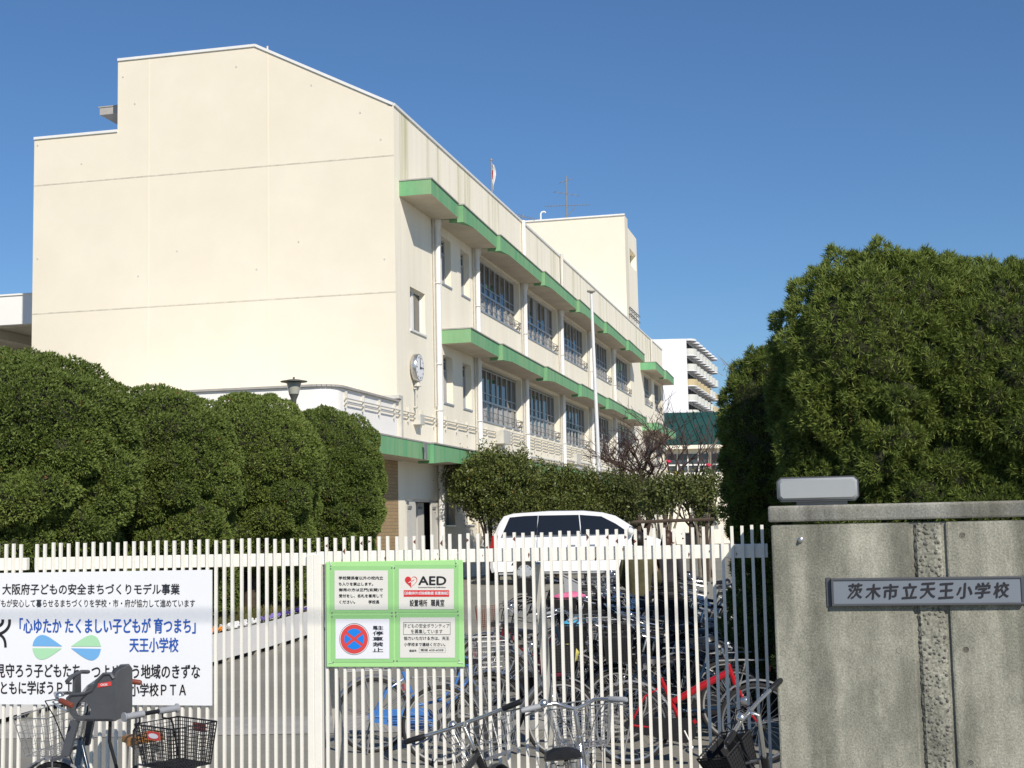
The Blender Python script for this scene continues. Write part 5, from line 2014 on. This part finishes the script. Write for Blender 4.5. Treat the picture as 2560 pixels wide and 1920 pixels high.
    for s, a in ((-1, R(-65)), (1, R(115))):
        e = Vector((BBx + .16 * math.cos(a), s * .075, BBz + .16 * math.sin(a)))
        m.tube([(BBx, s * .06, BBz), e], .009, 6)
        m.box(e.x - .045, e.x + .045, min(e.y, e.y + s * .09), max(e.y, e.y + s * .09), e.z - .011, e.z + .011)
    m.obj('crank', M['chrome'], t, smooth=50)
    if chaincase:
        m = MB()
        o = [(BBx + .105 * math.cos(a), BBz + .105 * math.sin(a)) for a in np.linspace(-PI * .55, PI * .55, 9)] + [(.0, WR + .055), (-.05, WR + .02), (-.05, WR - .02), (0, WR - .055)]
        m.prism([(x, -.062, z) for x, z in o], (0, .014, 0))
        m.obj('chain_case', M['black'] if fc != 'blue' else P_, t, bevel=.004)
    if rack:
        m = MB()
        m.tube([(.17, .05, .74), (-.02, .055, .745), (-.24, .055, .745), (-.27, 0, .745), (-.24, -.055, .745), (-.02, -.055, .745), (.17, -.05, .74)], .006, 6)
        for y in (-.02, .02):
            m.tube([(.15, y, .742), (-.26, y, .745)], .004, 5)
        for s in (-1, 1):
            m.tube([(-.1, .055 * s, .745), (-.03, .068 * s, .5), (0, .068 * s, WR)], .005, 5)
        m.obj('rack', M['metal'], t, smooth=50)
        m = MB()
        m.box(-.32, -.305, -.035, .035, .64, .70)
        m.obj('reflector', M['redref'], t, bevel=.004)
    m = MB()
    for s in (-1, 1):
        m.tube([(0, .075 * s, WR), (-.05, .1 * s, .15), (-.07, .11 * s, .01)], .008, 5)
    m.tube([(-.07, -.11, .01), (-.07, .11, .01)], .008, 5)
    m.obj('kickstand', M['metal'], t, smooth=50)
    m = MB()
    m.lathe([(.035, 0), (.04, .02), (.03, .06), (0, .075)], (1.0, -.075, .53), (-1, 0, 0), 10)
    m.obj('headlamp', M['silver'], t, smooth=50)
    if basket:
        bm_, cell, sd = {'wire': (M['wire'], .042, False), 'black': (M['mesh'], .022, True), 'brown': (M['basketbrown'], .024, False), 'big': (M['mesh'], .02, True), 'small': (M['mesh'], .022, True)}[basket]
        k = 1.18 if basket == 'big' else .74 if basket == 'small' else 1
        grid_basket(t, (1.07, 0, .745), .27 * k, .37 * k, .24 * k, .22, bm_, cell, .0018 if basket == 'wire' else .0024, sd)
        m = MB()
        for s in (-1, 1):
            m.tube([(.98, .12 * s, .74), (1.04, .09 * s, .5), (HX, .066 * s, WR)], .005, 5)
        m.tube([(.86, 0, .82), (.98, 0, .80)], .008, 5)
        m.obj('basket_stay', M['metal'], t, smooth=50)
    if rear:
        grid_basket(t, (-.14, 0, .76), .37, .29, .23, .18, M['mesh'], .02, .0022, True, 'rear_basket')
    return t
def lower_saddle(t, d):
    for c in t.children:
        if c.name.split('.')[0] in ('saddle', 'seat_post'):
            c.location.z -= d
            c.location.x += d * .3
    return t
def place(t, x, y, heading, lean=0, z=None, steer=0):
    t.rotation_mode = 'XYZ'
    h_ = R(heading)
    M_ = Matrix.Translation((x, y, gz(y) if z is None else z)) @ Matrix.Rotation(h_, 4, 'Z') @ Matrix.Rotation(R(lean), 4, 'X')
    t.matrix_world = M_
    t.location = M_.to_translation()
    t.rotation_euler = M_.to_euler()
    if steer:
        A_ = Vector((.90, 0, .66))
        ax = (Vector((.845, 0, .83)) - A_).normalized()
        S_ = Matrix.Translation(A_) @ Matrix.Rotation(R(steer), 4, ax) @ Matrix.Translation(-A_)
        for c in t.children:
            n_ = c.name.split('.')[0]
            front = n_ in ('fork', 'handlebar', 'stem', 'basket', 'basket_stay', 'headlamp', 'child_seat', 'cable') or (n_ in ('wheel', 'mudguard') and max(v[0] for v in c.bound_box) > 1.0)
            if front:
                c.matrix_basis = S_ @ c.matrix_basis
    return t

INNER = 'bicycles parked inside the gate'
G = lambda u, v, Y: at(u, v, Y).x
place(make_bike('red bicycle with a thick red frame and pale rims beside the gate wall', 'red', 'diamond', None, None, False, 'saddle', 'black', 'silver', 'metal', 'flat', INNER), .95, 12.2, -6, -2)
place(make_bike('blue bicycle with a full blue chain case parked nearest to the notice board', 'blue', 'step', 'wire', None, True, 'saddle', 'black', 'chrome', 'silver', 'city', INNER), -1.33, 13.0, 12, 2)
place(make_bike('dark grey bicycle with a sloping grey down tube leaning over the blue one', 'grey', 'mini', 'black', None, True, 'saddle', 'black', 'metal', 'metal', 'flat', INNER), -.68, 12.35, 10, -7)
place(make_bike('black bicycle carrying a maroon bag and a yellow cloth in its front basket', 'black', 'step', 'black', None, True, 'saddle', 'black', 'chrome', 'metal', 'city', INNER), 1.62, 14.2, 172, 3)
bq = place(make_bike('bicycle with a brown wicker style front basket behind the right edge of the notice board', 'maroon', 'step', 'brown', None, True, 'saddle', 'black', 'chrome', 'silver', 'city', INNER), .72, 16.7, 181, -4)
place(make_bike('black bicycle with a tall wide black basket next to the brown basket one', 'black', 'step', 'big', None, True, 'saddle', 'black', 'chrome', 'metal', 'city', INNER), 1.62, 17.3, 184, 2)
place(make_bike('silver bicycle with a wire basket standing crosswise in front of the black basket row', 'silver', 'step', 'wire', None, True, 'saddle', 'grip', 'chrome', 'silver', 'city', INNER), -.2, 14.9, 28, 4)
place(make_bike('dark bicycle with a glossy black saddle just behind the silver crosswise one', 'navy', 'step', 'black', None, True, 'saddle', 'black', 'chrome', 'metal', 'city', INNER), -.35, 15.6, 20, -3)
# the close packed shaded row: nearly alike
base_specs = [('black', 'black'), ('silver', 'wire'), ('navy', 'black')]
pro = {}
rowlab = {'black': 'black bicycle with a black basket, packed in the shaded row before the cedars', 'silver': 'silver bicycle with a wire basket, packed in the shaded row before the cedars', 'navy': 'navy bicycle with a black basket, packed in the shaded row before the cedars'}
rnd = random.Random(21)
row = [(2.0, 13.1, 'navy', 176), (1.95, 15.0, 'silver', 184), (2.05, 15.6, 'black', 178), (1.9, 16.1, 'navy', 183), (2.1, 18.1, 'black', 179), (1.95, 18.7, 'silver', 187), (2.1, 19.3, 'navy', 180), (2.0, 20.0, 'black', 184), (2.15, 20.7, 'silver', 176),
       (2.0, 13.7, 'black', 181), (2.1, 14.5, 'black', 177), (2.15, 16.6, 'black', 181), (2.2, 17.1, 'navy', 178), (1.95, 17.6, 'black', 183), (2.9, 15.9, 'black', 186), (2.95, 16.6, 'navy', 182), (2.3, 22.6, 'black', 180), (1.2, 22.3, 'navy', 178), (3.4, 22.0, 'black', 188), (2.9, 17.4, 'black', 190), (3.05, 18.6, 'navy', 186), (3.2, 19.7, 'black', 189), (3.3, 20.8, 'navy', 192), (1.35, 21.4, 'black', 172), (2.3, 21.9, 'silver', 183)]
for x, y, k, hd in row:
    if k not in pro:
        c = pro[k] = make_bike(rowlab[k], k, 'step', dict(base_specs)[k], None, True, 'saddle', 'black', 'metal', 'black' if k != 'silver' else 'metal', 'city', 'bicycles packed in the shaded row')
    else:
        c = copy_tree(pro[k])
    place(c, x, y, hd + rnd.uniform(-4, 4), rnd.uniform(-6, 6))

# things in the baskets
def lump(name, label, cat, c, r, m_, seed, rot=0):
    rr = random.Random(seed)
    mb = MB()
    mb.ball((0, 0, 0), 1, 16)
    mb.v = [(x * r[0] * (1 + .12 * math.sin(4 * y + seed) + .08 * math.sin(7 * z)), y * r[1] * (1 + .1 * math.sin(5 * x)), z * r[2] * (1 + .12 * math.sin(5 * x + 2 * y)) ) for x, y, z in mb.v]
    o = mb.obj(name, m_, smooth=60)
    o.location = c
    o.rotation_euler = (0, 0, rot)
    return tag(o, label, cat)
M['maroon'] = mat('maroon_cloth', (.16, .02, .045), .85, 0, .3, 25, .3, 60)
M['yellow'] = mat('yellow_cloth', (.62, .58, .16), .85, 0, .2, 20, .3, 60)
M['pink'] = mat('pink_cloth', (.72, .16, .30), .8, 0, .15, 20, .3, 50)
M['cyan'] = mat('blue_plastic', (.08, .40, .62), .4, 0, .1, 20)
M['olive'] = mat('olive_coat', (.085, .075, .035), .9, 0, .2, 18, .3, 50)
M['cloth'] = mat('grey_cover', (.12, .12, .125), .75, 0, .2, 8, .4, 30)
p = at(1378, 1662, 14.0)
lump('cloth_bag', 'maroon cloth bag hanging from a bicycle basket behind the gate brace', 'bag', p, (.12, .09, .15), M['maroon'], 2)
p = at(1418, 1635, 14.0)
lump('cloth', 'pale yellow cloth draped over a black bicycle basket', 'cloth', p, (.11, .07, .10), M['yellow'], 3)
p = at(1425, 1493, 18.0)
lump('cloth_bag', 'bright pink bag lying in a bicycle basket', 'bag', p, (.22, .14, .07), M['pink'], 4)
p = at(1432, 1560, 15.2)
lump('plastic_bag', 'sky blue plastic bag stuffed into a bicycle basket', 'bag', p, (.12, .09, .055), M['cyan'], 5)
mb = MB()
p = at(1425, 1468, 18.3)
mb.prism([(-.06, 0, -.14), (.1, 0, -.17), (.12, 0, .05), (-.09, 0, .16)], (0, .012, 0))
mb.tube([(-.09, -.002, .16), (.12, -.002, .05)], .012, 6)
o = mb.obj('rain_cover', M['diffuser'])
o.location = p
tag(o, 'pale translucent rain screen of a child seat above the pink bag', 'cover')

# ------------------------------------------------------------------ bicycles in the street before the gate
# the one with the child seat
f1 = make_bike('dark blue bicycle with grey child seat, tan saddle and black rear basket', 'navy', 'step', 'wire', True, True, 'tan', 'browngrip', 'silver', 'metal', 'city', 'bicycles left in the street', rise=.11)
cs = MB()
def seat_side(y):
    out = [(-.17, .0), (.11, .02), (.155, .10), (.15, .22), (.12, .245), (.03, .245), (-.03, .27), (-.08, .35), (-.13, .40), (-.18, .40), (-.20, .36)]
    hole = [(.0, .06), (.09, .06), (.105, .11), (.09, .17), (.02, .17), (-.01, .13)]
    # outline with a window: ring of quads between matching loops
    n_ = 24
    def resample(pts, n):
        c = pts + [pts[0]]
        d = [0]
        for a, b in zip(c, c[1:]):
            d.append(d[-1] + math.dist(a, b))
        res = []
        for k in range(n):
            s = d[-1] * k / n
            j = max(i for i in range(len(d) - 1) if d[i] <= s)
            q = (s - d[j]) / (d[j + 1] - d[j])
            res.append((c[j][0] * (1 - q) + c[j + 1][0] * q, c[j][1] * (1 - q) + c[j + 1][1] * q))
        return res
    def byang(pts, cx, cz):
        return sorted(pts, key=lambda p: math.atan2(p[1] - cz, p[0] - cx))
    o_ = byang(resample(out, 40), .045, .115)
    h_ = byang(resample(hole, 40), .045, .115)
    ti = .012 * (1 if y > 0 else -1)
    A = [(x, y, z) for x, z in o_]
    B = [(x, y, z) for x, z in h_]
    C_ = [(x, y - ti, z) for x, z in o_]
    D = [(x, y - ti, z) for x, z in h_]
    fs = []
    for i in range(40):
        j = (i + 1) % 40
        fs += [(i, j, 40 + j, 40 + i), (80 + i, 120 + i, 120 + j, 80 + j), (i, 80 + i, 80 + j, j), (40 + i, 40 + j, 120 + j, 120 + i)]
    cs.add(A + B + C_ + D, fs)
    cs.tube([(x, y, z) for x, z in out[2:]], .014, 6)
for y in (-.13, .13):
    seat_side(y)
cs.prism([(-.17, -.13, 0), (.11, -.13, .02), (.11, .13, .02), (-.17, .13, 0)], (0, 0, .02))
cs.prism([(-.17, -.13, 0), (-.20, -.13, .36), (-.20, .13, .36), (-.17, .13, 0)], (-.012, 0, 0))
cs.prism([(-.20, -.13, .36), (-.205, -.09, .41), (-.205, .09, .41), (-.20, .13, .36)], (-.012, 0, 0))
cs.prism([(.155, -.05, .1), (.13, -.04, .38), (.13, .04, .38), (.155, .05, .1)], (.02, 0, 0))
cs.tube([(.135, -.15, .36), (.14, -.06, .385), (.14, .06, .385), (.135, .15, .36)], .017, 8)
for s in (-1, 1):
    cs.bar((.12, .12 * s, .02), (.20, .14 * s, -.26), .035, .06, (1, 0, 0))
    cs.bar((.20, .14 * s, -.26), (.30, .14 * s, -.29), .07, .025, (0, 0, 1))
seat = cs.obj('child_seat', M['seatgrey'], f1, smooth=35)
seat.location = (.69, 0, .95)
seat.scale = (.86, .9, .71)
seat.rotation_euler = (0, 0, R(17))
for s in (-1, 1):
    lg = MB()
    lg.prism([(-.18, s * .131, .30), (-.075, s * .131, .29), (-.085, s * .131, .325), (-.18, s * .131, .335)], (0, s * .003, 0))
    put_text(lg, 'OGK', lambda p, q: (p, s * .1345, q), -.155 if s < 0 else -.10, -.10 if s < 0 else -.155, .302, .322, .05, 1)
    lg.obj('label_plate', [M['signred'], M['sheetw']], seat)
mb = MB()
mb.tube([(-.12, .08, 0), (-.10, .08, -.18), (-.14, .09, -.4), (-.10, .1, -.75)], .012, 6)
mb.obj('strap', M['black'], seat, smooth=50)
hr2 = MB()
hr2.tube([(.10, -.17, 1.03), (.10, .17, 1.03)], .0125, 8)
for s in (-1, 1):
    hr2.tube([(.10, .075 * s, 1.03), (.10, .075 * s, .99), (.07, .11 * s, .98), (.08, .13 * s, .95), (.06, .15 * s, .76)], .006, 6)
hro = hr2.obj('grab_bar', M['black'], f1, smooth=50)
for s in (-1, 1):
    mb = MB()
    mb.tube([(.10, .05 * s, 1.03), (.10, .165 * s, 1.03), (.10, .172 * s, 1.03), (.10, .18 * s, 1.03)], [.019, .019, .027, .027], 10)
    mb.obj('grip', M['grip'], hro, smooth=40)
for s in (-1, 1):
    mb = MB()
    mb.prism([(-.21, s * .15, .92), (-.09, s * .15, .92), (-.09, s * .151, .965), (-.21, s * .151, .965)], (0, s * .003, 0))
    mb.add([(-.15 + .048 * math.cos(t), s * .1545, .9425 + .014 * math.sin(t)) for t in np.linspace(0, 2 * PI, 17)[:-1]], [tuple(range(16))], 1)
    mb.obj('label_plate', [M['signred'], M['sheetw']], f1)
# black sports bicycle with a silver basket
f2 = make_bike('black bicycle with a straight bar and a silver wire basket below the notice board', 'black', 'diamond', 'wire', None, False, 'saddle', 'black', 'metal', 'black', 'flat', 'bicycles left in the street', chaincase=False, halfbar=.36)
mb = MB()
for s in (-1, 1):
    mb.tube([(.60, .024 * s, .432), (.80, .024 * s, .60)], .008, 5)
mb.obj('stripe', PA['white'], f2)
# silver city bicycle
f3 = make_bike('silver city bicycle with grey grips and a silver basket in front of the gate brace', 'silver', 'step', 'wire', None, True, 'saddle', 'grip', 'chrome', 'silver', 'wing', 'bicycles left in the street')
# black bicycle by the wall
f4 = make_bike('black bicycle with yellow and white stripes and black basket against the wall corner', 'black', 'mini', 'small', None, True, 'saddle', 'black', 'metal', 'black', 'flat', 'bicycles left in the street', rise=.12, halfbar=.33)
mb = MB()
for s in (-1, 1):
    mb.tube([(.50, .03 * s, .305), (.62, .03 * s, .37), (.86, .026 * s, .62)], .006, 5)
mb.obj('stripe', PA['white'], f4)
mb = MB()
for s in (-1, 1):
    mb.tube([(.66, .031 * s, .425), (.80, .03 * s, .57)], .007, 5)
mb.obj('stripe', M['yellow'], f4)
def set_head(t, u, v, heading, hz, lean=0, steer=0, ref=(.85, 0, .83)):
    """stand the bicycle so that its steering head, hz above the ground, is at that spot"""
    d = ray(u, v)
    o = Matrix.Rotation(R(heading), 4, 'Z') @ Matrix.Rotation(R(lean), 4, 'X') @ Vector(ref)
    if hz is None:
        hz = o.z
    q = d * ((hz - E) / d.z)
    place(t, q.x - o.x, q.y - o.y, heading, lean, 0, steer)
set_head(f1, 204, 1842, 138, .83, -2, 16)
set_head(f2, 1186, 1868, 72, .80, -18, 3)
lower_saddle(f2, .14)
lower_saddle(f3, .05)
lower_saddle(f4, .2)
set_head(f3, 1448, 1838, 80, .83, -5, 2)
set_head(f4, 1880, 1778, 112, None, -18, 27, (.82, 0, 1.09))

# ------------------------------------------------------------------ people among the bicycles
M['skin'] = mat('skin', (.50, .30, .21), .5, 0, .05, 20)
M['hair'] = mat('dark_hair', (.016, .011, .009), .45, 0, .3, 40)
M['hairb'] = mat('brown_hair', (.05, .022, .012), .45, 0, .3, 40)
M['jeans'] = mat('dark_trousers', (.025, .03, .045), .85, 0, .2, 20)
M['shoe'] = mat('shoe', (.03, .025, .022), .6)
M['greycoat'] = mat('dark_coat', (.05, .045, .05), .9, 0, .2, 20)

def person(label, loc, rz, H, coat, hair, bend, reach, longhair):
    """standing figure: one skinned body, clothes grown from the same skeleton, head with a face, hands with five fingers"""
    t = thing('person', label, 'person', loc, rz)
    k = H / 1.62
    hip = Vector((0, 0, .86)) * k
    bd = R(bend)
    def T(x, y, z):                       # torso frame bends at the hip; x forward
        return hip + Vector((x * math.cos(bd) + z * math.sin(bd), y, -x * math.sin(bd) + z * math.cos(bd))) * k
    sk = {'pel': hip, 'waist': T(0, 0, .16), 'chest': T(.0, 0, .36), 'neck': T(.01, 0, .50), 'head0': T(.03, 0, .58)}
    arms = {}
    for s, nm in ((1, 'l'), (-1, 'r')):
        sh_ = T(0, .165 * s, .44)
        if reach:
            el, wr = T(.10, .23 * s, .20), T(.32, .17 * s, .12)
        else:
            el, wr = T(-.02, .21 * s, .17), T(.05, .22 * s, -.05)
        arms[nm] = (sh_, el, wr)
    legs = {nm: ((Vector((0, .085 * s, .82)) * k), Vector((.02, .09 * s, .45)) * k, Vector((-.01 + .06 * s, .10 * s, .07)) * k, Vector((.15 + .06 * s, .11 * s, .03)) * k) for s, nm in ((1, 'l'), (-1, 'r'))}
    def skin_mesh(name, chains, m_, parent, sub=2):
        verts, rad, edges, idx = [], [], [], {}
        for ch in chains:
            prev = None
            for key, p_, r_ in ch:
                if key not in idx:
                    idx[key] = len(verts)
                    verts.append(tuple(p_))
                    rad.append(r_)
                if prev is not None and prev != idx[key]:
                    edges.append((prev, idx[key]))
                prev = idx[key]
        me = bpy.data.meshes.new(name)
        me.from_pydata(verts, edges, [])
        o = bpy.data.objects.new(name, me)
        col.objects.link(o)
        md = o.modifiers.new('skin', 'SKIN')
        for i, sv in enumerate(me.skin_vertices[0].data):
            q = rad[i]
            sv.radius = (q, q) if not hasattr(q, '__len__') else q
            sv.use_root = i == 0
        sd = o.modifiers.new('sub', 'SUBSURF')
        sd.levels = sd.render_levels = sub
        md.use_smooth_shade = True
        me.materials.append(m_)
        o.parent = parent
        return o
    body = [[('pel', sk['pel'], .115 * k), ('waist', sk['waist'], .10 * k), ('chest', sk['chest'], .115 * k), ('neck', sk['neck'], .05 * k), ('head0', sk['head0'], .055 * k)]]
    for nm in 'lr':
        a, l = arms[nm], legs[nm]
        body.append([('chest', sk['chest'], 0), ('s' + nm, a[0], .05 * k), ('e' + nm, a[1], .038 * k), ('w' + nm, a[2], .026 * k)])
        body.append([('pel', sk['pel'], 0), ('h' + nm, l[0], .085 * k), ('k' + nm, l[1], .055 * k), ('a' + nm, l[2], .04 * k), ('t' + nm, l[3], .032 * k)])
        d = (a[2] - a[1]).normalized()
        sd_ = d.cross(Vector((0, 0, 1))).normalized()
        palm = a[2] + d * .05 * k
        body.append([('w' + nm, a[2], 0), ('p' + nm, palm, (.032 * k, .016 * k))])
        for fi, (o_, ln) in enumerate(((-.027, .062), (-.009, .072), (.009, .068), (.026, .052))):
            b0_ = palm + sd_ * o_ * k + d * .02 * k
            b1 = b0_ + d * ln * .55 * k + Vector((0, 0, -.012 * k))
            b2 = b1 + d * ln * .35 * k + Vector((0, 0, -.03 * k))
            body.append([('p' + nm, palm, 0), ('f%s%d0' % (nm, fi), b0_, .009 * k), ('f%s%d1' % (nm, fi), b1, .0085 * k), ('f%s%d2' % (nm, fi), b2, .007 * k)])
        th = palm - d * .02 * k + sd_ * (-.04 * k)
        body.append([('p' + nm, palm, 0), ('th%s0' % nm, th, .011 * k), ('th%s1' % nm, th + d * .04 * k - sd_ * .012 * k, .009 * k)])
    skin_mesh('body', body, M['skin'], t, 1)
    up_ = [[('pel', sk['pel'] + Vector((0, 0, -.1 * k)), (.15 * k, .17 * k)), ('pel2', sk['pel'] + Vector((0, 0, .05)), (.135 * k, .16 * k)), ('waist', sk['waist'], (.125 * k, .15 * k)), ('chest', sk['chest'], (.14 * k, .175 * k)), ('yoke', T(0, 0, .45), (.11 * k, .15 * k)), ('neck', T(.01, 0, .515), .072 * k)]]
    for nm in 'lr':
        a = arms[nm]
        up_.append([('chest', sk['chest'], 0), ('s' + nm, a[0] + Vector((0, 0, .01)), .085 * k), ('e' + nm, a[1], .055 * k), ('w' + nm, a[2] - (a[2] - a[1]) * .08, .042 * k)])
    skin_mesh('coat', up_, coat, t)
    lo_ = [[('pel', sk['pel'], .135 * k)]]
    for nm in 'lr':
        l = legs[nm]
        lo_.append([('pel', sk['pel'], .135 * k), ('h' + nm, l[0], .1 * k), ('k' + nm, l[1], .072 * k), ('a' + nm, l[2], .06 * k)])
    skin_mesh('trousers', lo_, M['jeans'], t)
    for nm in 'lr':
        l = legs[nm]
        mb = MB()
        mb.ball((l[2] + l[3]) / 2 + Vector((.01, 0, -.01)), (.14 * k, .05 * k, .05 * k), 12)
        mb.obj('shoe', M['shoe'], t, smooth=60)
    hc = sk['head0'] + (T(.02, 0, 1) - T(0, 0, 0)).normalized() * .085 * k
    mb = MB()
    vs0 = len(mb.v)
    mb.ball(hc, (.092 * k, .075 * k, .115 * k), 18)
    fx = lambda a, b, c: hc + Vector((a, b, c)) * k
    mb.ball(fx(.095, 0, -.012), (.016 * k, .012 * k, .022 * k), 8)
    mb.ball(fx(.06, 0, -.085), (.03 * k, .035 * k, .025 * k), 8)
    for s in (-1, 1):
        mb.ball(fx(-.005, .076 * s, -.01), (.018 * k, .01 * k, .03 * k), 8)
    hd = mb.obj('head', M['skin'], t, smooth=60)
    mb = MB()
    for s in (-1, 1):
        mb.ball(fx(.085, .03 * s, .008), (.009 * k, .014 * k, .007 * k), 8)
    mb.ball(fx(.088, 0, -.05), (.008 * k, .022 * k, .005 * k), 8)
    mb.obj('face_detail', M['maroon'], hd, smooth=60)
    mb = MB()
    mb.ball(fx(-.018, 0, .025), (.1 * k, .086 * k, .112 * k), 18)
    if longhair:
        for s in (-1, 1):
            mb.tube([fx(.02, .075 * s, .03), fx(.0, .088 * s, -.07), fx(.01, .09 * s, -.2)], [.03 * k, .035 * k, .018 * k], 8)
        mb.tube([fx(-.06, 0, .0), fx(-.085, 0, -.1), fx(-.09, 0, -.22)], [.07 * k, .07 * k, .03 * k], 10)
    mb.obj('hair', hair, t, smooth=60)
    return t
p = at(1620, 1352, 18.6)
person('person in an olive coat with short dark hair bending over the parked bicycles', (p.x - .12, 18.75, gz(18.7)), R(80), 1.74, M['olive'], M['hair'], 5, True, False)
p = at(1668, 1345, 20.8)
person('person with long brown hair and dark coat standing beyond the parked bicycles', (p.x, 20.9, gz(20.9)), R(65), 1.68, M['greycoat'], M['hairb'], 4, False, True)
